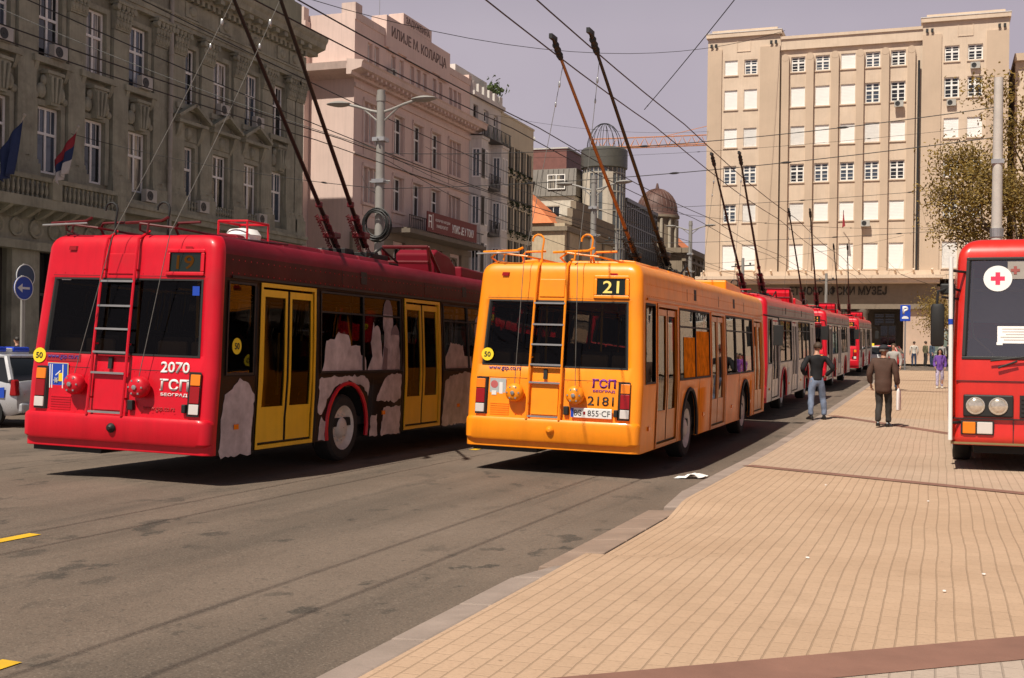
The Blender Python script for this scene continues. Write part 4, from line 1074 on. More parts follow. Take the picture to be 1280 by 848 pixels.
# ---- pink building with the carved name
def building_2():
    Y0 = 62.0; root = thing('pink_building', 'pink rendered building with stepped parapet carved with Cyrillic lettering and red banner', 'building', (XF, Y0, 0), R(90))
    E = 18.0; D = 24
    wx = [2.3, 6.1, 9.0, 11.95, 15.2]
    def ws(x): return [(x-.72, .62), (x, .62), (x+.72, .62)] if x in (2.3, 15.2) else [(x, 1.35)]
    holes = []; wl = []
    for x in wx:
        for (c, w) in ws(x):
            for z0, z1 in ((10.5,12.6),(14.0,16.4)): wl.append((c, w, z0, z1)); 
            
    for x in (5.2,6.4,8.0,9.0,10.0,11.6,12.6,14.4,15.2,16.0,2.0,2.9): wl.append((x, .62, 18.75, 20.0))
    for x in (6.1,9.0,11.95,15.0): wl.append((x, 1.5, 4.0, 8.3))
    holes = [(c-w/2, c+w/2, z0, z1) for c, w, z0, z1 in wl]
    mb = wall_grid(MB(), 0, E, -.5, 21.3, holes, 0, .35)
    # flank facing the camera, with windows, plus a recessed left wing
    shell_box(mb, 0, E, D, -.5, 21.3)
    mb.box(-.6,-.02,2.9,D,-.5,20.9); mb.build('wall', PINK, root)
    for c, w, z0, z1 in wl: window(root, c, z0, w, z1-z0, 'cross' if w > 1 else ('single' if w < .7 and z0 < 18 else 'single'), pm=P_DARK if z0 < 18 else P_BLUE, y=.22, fm=FRAME_W)
    for z in (10.3, 14.2):
        o = window(root, -.62, z, 1.3, 2.7, 'cross', fm=FRAME_D, y=0); o.rotation_euler = (0,0,R(-90)); o.location = (-.63, 4.0, z)
        m = MB().box(-.72,-.6,3.2,4.8,z-.16,z); m.build('sill', PINK_TR, root)
    m = MB()
    for x in wx:
        hw = 1.15 if x in (2.3,15.2) else .85
        for z0, z1 in ((10.5,12.6),(14.0,16.4)):
            m.box(x-hw-.1,x+hw+.1,-.16,0,z0-.16,z0); m.box(x-hw,x+hw,-.1,0,z1+.02,z1+.22); m.box(x-hw-.06,x-hw+.1,-.06,0,z0,z1+.02); m.box(x+hw-.1,x+hw+.06,-.06,0,z0,z1+.02)
            m.box(x-hw+.1,x+hw-.1,-.05,0,z0-.75,z0-.2)
    m.box(-.05,E+.02,-.12,0,13.1,13.25); m.box(-.05,E+.02,-.12,0,17.0,17.25); m.build('window_surround', PINK_TR, root)
    m = MB()
    m.prism([(0,17.5),(-.3,17.5),(-.35,17.7),(-.95,17.85),(-1.0,18.15),(-1.1,18.25),(0,18.4)], -1.0, E+1.0, 'yz'); m.prism([(-.0,17.5),(-.35,17.7),(-.95,17.85),(-1.05,18.25),(0,18.4)], 0, D, 'xz'); m.prism([(E,17.5),(E+.35,17.7),(E+.95,17.85),(E+1.05,18.25),(E,18.4)], 0, D, 'xz')
    n = 30
    for i in range(n): m.box(E*i/n+.1,E*i/n+.3,-.8,-.3,17.62,17.8)
    m.build('cornice', PINK_TR, root)
    m = MB(); m.box(-.02,E,-.06,0,20.9,21.35); m.box(E-.5,E+.04,-.1,3,21.3,21.6); m.box(.05,.9,.0,.9,21.3,21.9); m.box(-.6,-.02,3,3.8,20.9,21.7); m.build('parapet_coping', PINK_TR, root)
    s0, s1 = 3.9, 13.9
    m = MB(); m.box(s0,s1,-.14,.9,20.3,22.2); m.box(6.3,10.7,-.14,.9,22.2,22.95); m.box(s0+.3,s0+1.5,-.2,-.14,20.1,20.3); m.box(s1-1.8,s1-.3,-.2,-.14,20.1,20.3); m.box(s0+2.8,s1-3.2,-.22,-.14,20.12,20.3)
    po = m.build('name_parapet', PINK, root, bevel=.02)
    LET = mat('carved_dark_letters', (.17,.115,.1), .8, var=.1)
    text('carved_name', 'ЗАДУЖБИНА', .5, LET, po, (8.5,-.142,22.55), width=3.7, ext=.02)
    text('carved_name', 'ИЛИЈЕ М. КОЛАРЦА', .78, LET, po, (8.9,-.142,21.3), width=8.6, ext=.02, bold=.01)
    m = MB().tube([(4.2,.5,22.2),(4.2,.5,24.2)], .02, 5); m.build('mast', STEEL, root)
    # stone ground floor, balcony slab and banner
    gs = MB(); gs.box(-.05,E+.02,-.25,0,8.6,9.0)
    for x in (0.4,4.4,7.55,10.5,13.5,17.0): gs.box(x-.7,x+.7,-.2,0,-.4,8.6)
    for x in (6.1,9.0,11.95,15.0):
        pts = [(x+.76*math.cos(R(a)), 7.55+.76*math.sin(R(a))) for a in range(0,181,20)]
        gs.prism(pts+[(x-.78,8.34),(x+.78,8.34)], -.1, .02)
    gs.build('ground_floor_stone', mat('brown_stone', (.2,.16,.12), .85, var=.15, scale=.8), root)
    m = MB(); m.box(4.3,17.2,-1.7,-.0,9.0,9.25); m.box(4.5,17.0,-1.55,-.0,9.25,9.35); m.build('balcony_slab', mat('brown_stone_slab', (.16,.13,.1), .85), root)
    m = MB()
    for i in range(44): m.tube([(4.5+i*.28,-1.55,9.35),(4.5+i*.28,-1.55,10.1)], .02, 4)
    m.tube([(4.5,-1.55,10.1),(17,-1.55,10.1)], .035, 6); m.build('balcony_railing', IRON, root)
    bn = MB().box(6.9,15.4,-1.68,-1.62,9.35,10.6).build('banner', mat('banner_red', (.17,.03,.03), .7, var=.08), root)
    text('banner_text', 'УПИС ЈЕ У ТОКУ', .55, WHITE, bn, (12.9,-1.682,9.9), width=3.9, ext=.004, bold=.03)
    text('banner_text', 'КОЛАРЧЕВ НАРОДНИ', .2, WHITE, bn, (9.4,-1.682,10.15), width=2.4, ext=.004)
    text('banner_text', 'УНИВЕРЗИТЕТ', .2, WHITE, bn, (9.3,-1.682,9.8), width=1.9, ext=.004)
    MB().box(7.1,7.2,-1.69,-1.68,9.6,10.4).box(7.5,7.6,-1.69,-1.68,9.6,10.4).box(7.2,7.5,-1.69,-1.68,10.3,10.4).box(7.2,7.5,-1.69,-1.68,9.95,10.03).box(7.75,7.8,-1.69,-1.68,9.5,10.5).build('banner_emblem', WHITE, bn)
    ac(root, 4.6, 18.5, -.4)
    return root
building_2()

# ---- white bay-windowed house
def building_3():
    root = thing('white_house', 'narrow white rendered house with bay windows, iron balconies and notched parapet', 'building', (XF, 80.05, 0), R(90))
    E, D = 6.4, 20
    lv = [4.2, 7.6, 11.0, 14.4, 17.7]
    cols = [(1.1, .95), (3.2, 1.05), (5.3, .95)]
    wl = [(c, w, z, z+2.1) for z in lv for c, w in cols]
    mb = wall_grid(MB(), 0, E, 0, 20.6, [(c-w/2, c+w/2, a, b) for c, w, a, b in wl], 0, .3); shell_box(mb, 0, E, D, 0, 20.6); mb.build('wall', WHITE_R, root)
    for i, (c, w, a, b) in enumerate(wl): window(root, c, a, w, b-a, 'cross', pm=(P_DARK, P_BLUE)[i % 2], fm=FRAME_W if i % 3 else FRAME_D, y=.2)
    for x0 in (.15, 4.35):
        bm = MB(); z = 6.9
        bm.prism([(x0,0),(x0+.25,-.75),(x0+1.65,-.75),(x0+1.9,0)], 6.8, 17.2, 'xy'); bm.prism([(x0-.1,0),(x0+.2,-.85),(x0+1.7,-.85),(x0+2.0,0)], 17.2, 17.4, 'xy')
        for q in (10.5, 13.8): bm.prism([(x0-.05,0),(x0+.22,-.8),(x0+1.68,-.8),(x0+1.95,0)], q, q+.15, 'xy')
        bo = bm.build('bay', WHITE_R, root)
        for z in (7.6, 11.0, 14.4):
            window(bo, x0+.62, z, .55, 2.1, 'single', pm=P_DARK, y=-.80, fm=FRAME_W if x0 > 1 else FRAME_D); window(bo, x0+1.28, z, .55, 2.1, 'single', pm=P_DARK, y=-.80)
            o = window(bo, 0, z, .6, 2.1, 'single', pm=P_DARK); o.location = (x0+.1,-.42,z); o.rotation_euler = (0,0,R(-71))
    for z in (10.6, 14.0, 17.45):
        b = MB(); b.box(2.1,4.3,-.8,0,z-.15,z) if z < 17 else b.box(.1,E-.1,-.95,0,z-.04,z)
        x0, x1 = (2.15,4.25) if z < 17 else (.15,E-.15)
        n = int((x1-x0)/.14)
        for i in range(n+1): b.tube([(x0+(x1-x0)*i/n,-.77 if z < 17 else -.9,z),(x0+(x1-x0)*i/n,(-.77 if z < 17 else -.9)-.08*math.sin(i),z+.9)], .02, 4)
        b.tube([(x0,-.77 if z < 17 else -.9,z+.9),(x1,-.77 if z < 17 else -.9,z+.9)], .03, 5); b.build('balcony', [IRON], root)
    m = MB(); m.box(-.05,E+.05,-.35,0,20.3,20.6)
    for i in range(6): m.box(i*1.1,i*1.1+.65,-.2,.2,20.6,21.3)
    m.box(0,E,1.2,6,20.6,22.6); m.box(3,E,6,9,20.6,22.2); m.build('parapet', WHITE_R, root)
    r_ = random.Random(3); m = MB()
    for k in range(160):
        c = Vector((r_.gauss(5.4,.5), r_.gauss(.2,.35), 21.5+abs(r_.gauss(0,.45)))); Mx = Matrix.Translation(c) @ Matrix.Rotation(r_.uniform(0,6),4,(r_.random(),r_.random(),r_.random()+.01)); m.obox(Mx,.22,.16,.01)
    m.build('roof_plants', mat('roof_plant_leaves', (.07,.1,.03), .7, var=.4), root)
building_3()

# ---- cream house with rows of narrow dark windows
def building_4():
    root = thing('cream_house', 'plain cream house with four rows of narrow dark windows and trailing plants', 'building', (XF, 86.5, 0), R(90))
    E, D = 7.8, 16
    lv = [5.6, 8.9, 11.5, 13.9, 16.3]; cols = [.9, 2.35, 3.8, 5.25, 6.7]
    wl = [(c, .72, z, z+1.75) for z in lv for c in cols]
    mb = wall_grid(MB(), 0, E, 0, 20.2, [(c-w/2, c+w/2, a, b) for c, w, a, b in wl], 0, .35); shell_box(mb, 0, E, D, 0, 20.2); mb.build('wall', CREAM, root)
    for c, w, a, b in wl: window(root, c, a, w, b-a, 'single', fm=FRAME_D, pm=P_DARK, y=.15)
    r_ = random.Random(5); lm_ = mat('trailing_leaves', (.035,.055,.02), .7, var=.4)
    for z in lv[1:]:
        for c in cols:
            m = MB()
            for k in range(26):
                Mx = Matrix.Translation((c+r_.gauss(0,.28), -.1+r_.uniform(-.12,.05), z-.05-abs(r_.gauss(0,.3)))) @ Matrix.Rotation(r_.uniform(0,6),4,(r_.random(),r_.random(),.3)); m.obox(Mx,.17,.12,.01)
            m.build('window_plant', lm_, root)
    m = MB(); m.box(-.02,E+.02,-.08,.2,20.2,20.35); m.build('parapet_coping', CREAM, root)
    sm_ = mat('dark_shutters', (.05,.05,.04), .7)
    for c in cols:
        for z in lv: MB().box(c-.48,c-.4,-.05,0,z,z+1.75).box(c+.4,c+.48,-.05,0,z,z+1.75).box(c-.45,c+.45,-.1,0,z-.1,z).build('window_surround', sm_, root)
building_4()
# ---- low house with the orange tiled roof
def house_orange():
    root = thing('tiled_house', 'low house with pale side wall and orange tiled hip roof', 'building', (XF, 103.4, 0), R(90))
    E, D = 17, 15
    wl = [(x, 1.3, z, z+2) for x in (2.5,6,9.5,13) for z in (4.5,)]
    mb = wall_grid(MB(), 0, E, 0, 13.6, [(c-w/2, c+w/2, a, b) for c, w, a, b in wl], 0, .4); shell_box(mb, 0, E, D, 0, 13.6)
    mb.build('wall', [mat('pale_sand_render', (.52,.42,.29), .85, var=.1, streak=.3)], root)
    for c, w, a, b in wl: window(root, c, a, w, b-a, 'cross', fm=FRAME_D, y=.2)
    m = MB(); m.box(-.25,E,-.3,0,12.9,13.3); m.box(-.25,0,0,D,12.9,13.3); m.box(2.0,E,-.12,.4,13.6,15.2); m.box(3.0,8,-.14,.4,15.2,16.0); m.box(1.6,4.6,-.18,1.4,13.6,14.4)
    for k in range(4): m.box(.6+k*4,1.2+k*4,-.12,0,0,12.9)
    m.build('cornice', mat('grey_brown_render', (.25,.2,.145), .85, var=.15, streak=.3), root)
    m = MB(); m.add([(-.4,1.0,13.6),(5.5,1.0,13.6),(5.5,14,13.6),(-.4,14,13.6),(2.0,5.2,17.6),(3.6,5.2,17.6),(2.0,10.5,17.6),(3.6,10.5,17.6)], [(0,1,5,4),(1,2,7,5),(2,3,6,7),(3,0,4,6),(4,5,7,6),(0,3,2,1)]); m.build('roof', TILE, root)
house_orange()

# ---- grey building with mansard and glass stair tower
def mansard():
    root = thing('mansard_building', 'pale building with grey sheet mansard and brown roof box behind the tiled house', 'building', (-47.3, 122, 0), 0)
    W_, D = 10.6, 16
    wl = [(x, 1.5, z, z+1.6) for x in (5.2, 8.2) for z in (13.6, 16.0)]
    mb = wall_grid(MB(), 0, W_, 0, 18.6, [(c-w/2, c+w/2, a, b) for c, w, a, b in wl], 0, .3); shell_box(mb, 0, W_, D, 0, 18.6); mb.build('wall', mat('stained_pale_render', (.55,.5,.42), .85, var=.15, streak=.4), root)
    for c, w, a, b in wl: window(root, c, a, w, b-a, 'single', fm=FRAME_W, pm=P_DARK)
    m = MB(); m.add([(-.3,-.3,18.6),(W_+.2,-.3,18.6),(W_+.2,D,18.6),(-.3,D,18.6),(.2,.5,21.6),(W_,.5,21.6),(W_,D-.5,21.6),(.2,D-.5,21.6)], [(0,1,5,4),(1,2,6,5),(2,3,7,6),(3,0,4,7),(4,5,6,7)])
    for i in range(18): m.tube([(.2+i*.6,-.32,18.7),(.5+i*.58,.42,21.6)], .03, 4)
    m.build('mansard_roof', mat('grey_roof_sheet', (.125,.105,.085), .5, var=.15), root)
    for x in (5.0, 8.6):
        o = window(root, x, 19.3, 2.0, 1.6, 'cross', fm=FRAME_W, pm=P_CURT, y=-.3)
    m = MB(); m.box(1.5,8.7,3,9,21.6,24.2); m.build('roof_box', mat('brown_roof_box', (.19,.075,.06), .6, var=.15), root)
    m = MB(); m.box(0,1.4,3,6,21.6,22.8).tube([(4.8,3,24.2),(4.8,3,26)], .04, 5).sphere((4.8,3,25.4),(.3,.1,.3),8,6); m.box(1.3,8.9,2.9,9.1,24.2,24.35); m.build('roof_gear', mat('pale_roof_gear', (.5,.48,.45), .6), root)
mansard()
def stair_tower():
    root = thing('glass_tower', 'round glass and metal stair tower topped by a wire dome', 'tower', (-34.2, 124.5, 0))
    r = 2.25
    MB().lathe([(r,0),(r,21.6)], n=28).build('glazed_drum', GLASSW, root, smooth=True)
    m = MB()
    for k in range(28):
        a = 2*math.pi*k/28; c = Vector((r*math.cos(a), r*math.sin(a), 0)); m.obox(Matrix.Translation(c+Vector((0,0,10.8))) @ Matrix.Rotation(a,4,'Z'), .12,.1,21.6)
    for z in range(1, 22, 2): m.lathe([(r-.05,z),(r+.06,z),(r+.06,z+.14),(r-.05,z+.14)], n=28)
    m.build('mullions', mat('pale_mullions', (.36,.33,.28), .5), root)
    m = MB()
    for k in range(15, 24):
        a = 2*math.pi*(k+.5)/28
        if k in (19, 20, 21): continue
        c = Vector(((r+.02)*math.cos(a), (r+.02)*math.sin(a), 10.6)); m.obox(Matrix.Translation(c) @ Matrix.Rotation(a,4,'Z'), .06,.56,21)
    m.build('panels', mat('pale_metal_panel', (.5,.44,.36), .6, var=.1), root)
    MB().lathe([(r+.1,21.6),(r+.25,21.7),(r+.25,23.6),(r+.05,23.8)], n=32).build('crown_band', mat('dark_crown_band', (.085,.083,.072), .45), root, smooth=True)
    m = MB()
    for k in range(8):
        a = math.pi*k/8
        m.tube([(1.9*math.cos(R(t))*math.cos(a), 1.9*math.cos(R(t))*math.sin(a), 23.8+2.8*math.sin(R(t))) for t in range(0,181,15)], .032, 5)
    m.build('wire_dome', IRON, root)
stair_tower()
def glass_block():
    root = thing('glass_office', 'dark glass fronted office block between round tower and domed building', 'building', (-32.4, 127, 0), R(90))
    E = 15; D = 10
    MB().box(0,E,0,D,0,18.5).build('glass_body', GLASSW, root)
    m = MB()
    for i in range(16): m.box(i*1.0-.05,i*1.0+.05,-.1,0,0,18.6)
    for z in range(2, 19, 2): m.box(0,E,-.08,0,z,z+.15)
    m.box(-.1,E+.1,-.2,.4,18.5,18.9); m.build('mullions', mat('grey_mullions', (.2,.19,.18), .5), root)
    m = MB().box(0,E,-.2,0,9,13); m.build('netting', mat('dark_netting', (.06,.055,.045), .9, var=.4, scale=2), root)
glass_block()
def domed():
    root = thing('domed_building', 'dark stone building with rusty brown dome and arched windows at the street end', 'building', (-29.4, 143, 0), R(90))
    E, D = 20, 9; SB = mat('brown_sandstone', (.25,.195,.14), .85, var=.2, scale=.6, streak=.4)
    wl = [(2+3.2*i, 1.6, z, z+h) for i in range(6) for z, h in ((5,3),(9.6,2.6))]
    mb = wall_grid(MB(), 0, E, 0, 14.8, [(c-w/2, c+w/2, a, b) for c, w, a, b in wl], 0, .4); shell_box(mb, 0, E, D, 0, 14.8); mb.build('wall', SB, root)
    for c, w, a, b in wl: window(root, c, a, w, b-a, 'single', fm=FRAME_D, pm=P_DARK)
    m = MB()
    for c, w, a, b in wl:
        m.tube([(c+1.0*math.cos(R(t)), -.1, b+.0+.9*math.sin(R(t))) for t in range(0,181,20)], .14, 5)
    m.box(-.4,E+.4,-.9,0,14.2,14.8); m.box(-.3,E+.3,-.5,0,13.2,13.5); m.box(-.3,E+.3,-.5,0,8.5,9.0); m.box(-.6,0,0,D,14.2,14.8)
    for i in range(7): m.box(.2+3.2*i,.7+3.2*i,-.3,0,0,14)
    m.build('cornice', SB, root)
    # windows on the flank that faces the camera
    for x in (2.2, 4.6, 7.0):
        for z, h in ((5,2.6),(9.6,2.6)):
            o = window(root, 0, z, 1.2, h, 'single', fm=FRAME_D, pm=P_DARK); o.location = (-.08, x, z); o.rotation_euler = (0,0,R(-90))
    c = Vector((3.6, 4.0, 0))
    MB().lathe([(2.4,14.8),(2.4,18.6),(2.8,18.8),(2.8,19.1)], Matrix.Translation(c), 24).build('drum', SB, root, smooth=True)
    m = MB()
    for k in range(14):
        a = 2*math.pi*k/14; q = c+Vector((2.5*math.cos(a),2.5*math.sin(a),0)); m.tube([q+Vector((0,0,15)),q+Vector((0,0,18.6))], .2, 8)
    m.build('drum_columns', mat('pale_column_stone', (.42,.36,.28), .8), root, smooth=True)
    MB().lathe([(2.75,19.1)]+[(2.5*math.cos(R(t)), 19.6+2.9*math.sin(R(t))) for t in range(0,85,8)]+[(.25,22.5),(.1,23.2)], Matrix.Translation(c), 26).build('dome', COPPER, root, smooth=True)
    m = MB()
    for k in range(26):
        a = 2*math.pi*k/26
        m.tube([c+Vector((2.53*math.cos(R(t))*math.cos(a),2.53*math.cos(R(t))*math.sin(a),19.6+2.93*math.sin(R(t)))) for t in range(0,85,14)], .05, 4)
    m.build('dome_ribs', COPPER, root)
    m = MB(); m.add([(7,1,14.8),(E,1,14.8),(E,8,14.8),(7,8,14.8),(9,4.5,18),(E-2,4.5,18)], [(0,1,5,4),(1,2,5),(2,3,4,5),(3,0,4)]); m.build('roof', TILE, root)
domed()
for i, (x, y, w, h, lab, m_) in enumerate(((-27, 185, 9, 9, 'low far pale house with tiled roof left of the museum', WHITE_R), (-36, 205, 12, 12, 'far pale block closing the view left of the museum', CREAM))):
    root = thing('far_house', lab, 'building', (x, y, 0))
    wl = [(-w/2+1.3+2.2*k, 1.0, z, z+1.4) for k in range(int(w/2.3)) for z in (3.5, 6.2)+((9,) if h > 10 else ())]
    mb = wall_grid(MB(), -w/2, w/2, 0, h, [(c-q/2, c+q/2, a, b) for c, q, a, b in wl], 0, .2); shell_box(mb, -w/2, w/2, 12, 0, h); mb.build('wall', m_, root)
    for c, q, a, b in wl: window(root, c, a, q, b-a, 'single', fm=FRAME_D)
    MB().add([(-w/2-.4,-.4,h),(w/2+.4,-.4,h),(w/2+.4,12.4,h),(-w/2-.4,12.4,h),(-w/2+2,6,h+2.6),(w/2-2,6,h+2.6)], [(0,1,5,4),(1,2,5),(2,3,4,5),(3,0,4),(0,3,2,1)]).build('roof', TILE, root)

# ---- the museum
def museum():
    X0, Yf = -19.55, 105.0; gz = g(105)
    root = thing('museum_building', 'tall beige museum with two corner towers, white shuttered windows and lettering over its entrance', 'building', (X0, Yf, 0))
    xa, xb, xc = 6.25, 17.85, 24.5; D = 20; TOP = 29.6; CT = 28.2
    rows = [(26.3,27.6),(23.3,25.0),(20.0,21.65),(16.8,18.4),(13.45,15.05),(9.3,11.5)]
    cw = [7.75, 9.79, 11.9, 13.9, 15.95]; lw = [2.05, 3.75]; rw = [20.15, 21.95]
    wl = []
    kinds_c = ['ggsgg','sssgg','sssss','ggggg','sssss','sssss']; kinds_l = ['sg','ss','ss','gg','gs','ss']; kinds_r = ['gg','gg','ss','gg','gg','ss']
    for i, (a, b) in enumerate(rows):
        for x, k in zip(lw, kinds_l[i]): wl.append((x, 1.12, a, b, k))
        for x, k in zip(cw, kinds_c[i]): wl.append((x, 1.18, a, b, k))
        for x, k in zip(rw, kinds_r[i]): wl.append((x, 1.15, a, b, k))
    H = lambda xs: [(x-w/2, x+w/2, a, b) for x, w, a, b, k in wl if x in xs]
    mb = MB(); ZB = 8.4
    wall_grid(mb, 0, xa, ZB, TOP, H(lw), 0, .3); wall_grid(mb, xa, xb, ZB, CT, H(cw), .25, .3); wall_grid(mb, xb, xc, ZB, TOP, H(rw), 0, .3)
    shell_box(mb, 0, xa, D, ZB, TOP); shell_box(mb, xa, xb, D, ZB, CT, y=.25); shell_box(mb, xb, xc, D, ZB, TOP)
    mb.add([(xa,0,ZB),(xa,.25,ZB),(xa,.25,TOP),(xa,0,TOP),(xb,0,ZB),(xb,.25,ZB),(xb,.25,TOP),(xb,0,TOP)], [(0,1,2,3),(4,7,6,5)])
    mb.build('wall', BEIGE, root)
    fm = FRAME_W
    for x, w, a, b, k in wl:
        yy = (.25 if x in cw else 0)
        if k == 's': window(root, x, a, w, b-a, 'shutter', fm=fm, pm=BLIND2 if int(x*13+a*5) % 4 == 0 else BLIND, y=yy+.08)
        else: window(root, x, a, w, b-a, 'grid', fm=fm, pm=P_BLUE if (int(x*7) % 3) else P_DARK, y=yy+.16)
    # pilaster strips between the central windows and on the towers
    pxs = [(cw[0]-1.05)]+[(cw[i]+cw[i+1])/2 for i in range(4)]+[cw[4]+1.05]
    for x in pxs:
        MB().box(x-.31,x+.31,-.12,.25,ZB+.3,27.5).lathe([(.31,0),(.31,.385)], Matrix.Translation((x,.25,27.5)) @ Matrix.Rotation(R(90),4,'X'), 16).build('pilaster', BEIGE2, root)
    for x0, x1 in ((0,1.25),(4.55,xa),(xb,19.35),(22.8,xc)): MB().box(x0+.01,x1,-.14,0,ZB+.3,28.6).build('pilaster', BEIGE2, root)
    for i in range(6):
        for x, w, a, b, k in [q for q in wl if q[2] == rows[i][0]]:
            yy = .25 if x in cw else 0
            MB().box(x-w/2-.08,x+w/2+.08,yy-.09,yy,a-.1,a).build('sill', BEIGE, root)
    for (x0, x1) in ((0,xa),(xb,xc)):
        tr = MB(); tr.box(x0-.12,x1+.12,-.26,D,TOP,TOP+.35); tr.box(x0+.3,x1-.3,.3,D-.3,TOP+.35,TOP+.75); tr.build('tower_cap', BEIGE, root); tr = MB()
        xm = (x0+x1)/2
        tr.box(xm-.6,xm+.6,-.05,0,28.3,28.36).box(xm-.6,xm+.6,-.05,0,29.3,29.36).box(xm-.6,xm-.54,-.05,0,28.36,29.3).box(xm+.54,xm+.6,-.05,0,28.36,29.3); tr.build('square_panel', BEIGE, root)
    tr = MB(); tr.box(xa,xb,.0,D,CT,CT+.9); tr.box(xa,xb,-.12,D-.1,CT+.9,CT+1.15)
    tr.build('parapet', BEIGE, root)
    for x0, x1 in ((0,xa),(xb,xc)):
        for x in (x0+.35,x0+.75,x1-.75,x1-.35): MB().box(x-.1,x+.1,-.3,-.14,28.75,29.05).build('flood_lamp', IRON, root)
    for x0, x1 in ((0,xa),(xb,xc)): MB().box(x0-.16,x1+.16,-.3,D,TOP+.35,TOP+.42).build('roof_edge', WHITE_R, root)
    m = MB(); m.add([(.4,.4,TOP+.75),(xa-.4,.4,TOP+.75),(xa-.4,D-.4,TOP+.75),(.4,D-.4,TOP+.75),(xa/2,D/2,TOP+1.6)], [(0,1,4),(1,2,4),(2,3,4),(3,0,4)]); m.add([(xb+.4,.4,TOP+.75),(xc-.4,.4,TOP+.75),(xc-.4,D-.4,TOP+.75),(xb+.4,D-.4,TOP+.75),((xb+xc)/2,D/2,TOP+1.6)], [(0,1,4),(1,2,4),(2,3,4),(3,0,4)])
    m.build('roof', mat('brown_roof', (.16,.1,.075), .7), root)
    MB().tube([(xb-.25,-.2,ZB),(xb-.25,-.2,26.5)], .09, 8).build('downpipe', IRON, root)
    for x, z in ((cw[4]+.1,22.75),(rw[0],22.6),(rw[1],25.55),(cw[3]-.4,12.85)): ac(root, x, z, -.32)
    # canopy, lettering, dark portico
    c = MB(); c.box(-.3,xb+1.6,-1.7,.25,8.0,8.38); c.box(-.5,xb+1.8,-1.95,.25,8.38,8.65); c.box(-.3,xb+1.6,-.5,.25,8.65,9.1)
    for i in range(14): c.tube([(i*1.45,-.45,8.95),(i*1.45,-.75,9.2)], .09, 6)
    c.build('canopy', BEIGE, root)
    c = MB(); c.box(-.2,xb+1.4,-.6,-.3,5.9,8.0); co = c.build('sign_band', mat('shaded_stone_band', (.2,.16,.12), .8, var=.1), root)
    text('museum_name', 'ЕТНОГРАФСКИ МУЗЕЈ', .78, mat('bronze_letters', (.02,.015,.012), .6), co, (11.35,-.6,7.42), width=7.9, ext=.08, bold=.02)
    MB().box(0,4.2,-.2,.4,0,5.9).build('ground_floor_wall', BEIGE2, root); lo = MB(); lo.box(xb-1.2,xc,-.2,.4,0,7.75); lo.box(xc-2.5,xc+.2,-.4,0,0,ZB)
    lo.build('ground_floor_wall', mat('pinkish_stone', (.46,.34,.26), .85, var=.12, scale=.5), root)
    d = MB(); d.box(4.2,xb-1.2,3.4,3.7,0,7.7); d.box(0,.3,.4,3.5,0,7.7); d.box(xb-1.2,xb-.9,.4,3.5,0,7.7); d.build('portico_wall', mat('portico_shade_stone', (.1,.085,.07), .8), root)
    for x in (5.2, 8.2, 11.2, 13.4):
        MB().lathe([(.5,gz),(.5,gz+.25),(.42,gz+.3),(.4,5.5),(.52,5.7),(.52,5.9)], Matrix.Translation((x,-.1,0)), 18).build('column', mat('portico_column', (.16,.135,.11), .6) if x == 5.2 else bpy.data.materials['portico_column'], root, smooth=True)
    for x, w in ((6.7,1.6),(9.7,1.6),(12.3,1.4),(15.3,1.4)): window(root, x, gz+.4, w, 2.9, 'cross', fm=FRAME_D, pm=P_DARK, y=3.3)
    for x, w in ((6.7,1.7),(9.7,1.9),(12.3,1.6)):
        MB().box(x-w/2,x+w/2,3.25,3.29,gz+3.0,gz+4.3).build('transom_panel', mat('pale_transom', (.7,.64,.58), .5) if x == 6.7 else bpy.data.materials['pale_transom'], root)
    window(root, 15.0, gz+3.1, 1.8, 1.1, 'grid', fm=FRAME_D, pm=P_DARK, y=3.3)
    return root
museum()
t = thing('flag', 'small red and white flag on museum front above the entrance', 'flag', (-7.9, 104.6, 13.2), 0)
MB().tube([(0,.4,-.4),(.15,-.9,.9)], .03, 6).build('flagpole', IRON, t)
FMB = MB(); FMB.add([(.12,-.7,.7),(.14,-.85,.85),(.3,-.8,-.4),(.05,-.7,-.5)], [(0,1,2,3)]); FMB.build('cloth', FR_, t, solid=.02)

t = thing('beige_building', 'beige building standing back to the right of the museum', 'building', (5.6, 108, 0))
wl = [(2+2.6*k, 1.2, z, z+1.7) for k in range(5) for z in (6,9.4,12.8,16.2,19.6)]
mb = wall_grid(MB(), 0, 14, 0, 27, [(c-q/2, c+q/2, a, b) for c, q, a, b in wl], 0, .3); shell_box(mb, 0, 14, 15, 0, 27); mb.build('wall', BEIGE, t)
for c, q, a, b in wl: window(t, c, a, q, b-a, 'cross', y=.15)
MB().box(-.1,14.2,-.5,15,26.6,27.2).box(2.6,6,2,6,27.2,28.4).build('cornice', BEIGE2, t)

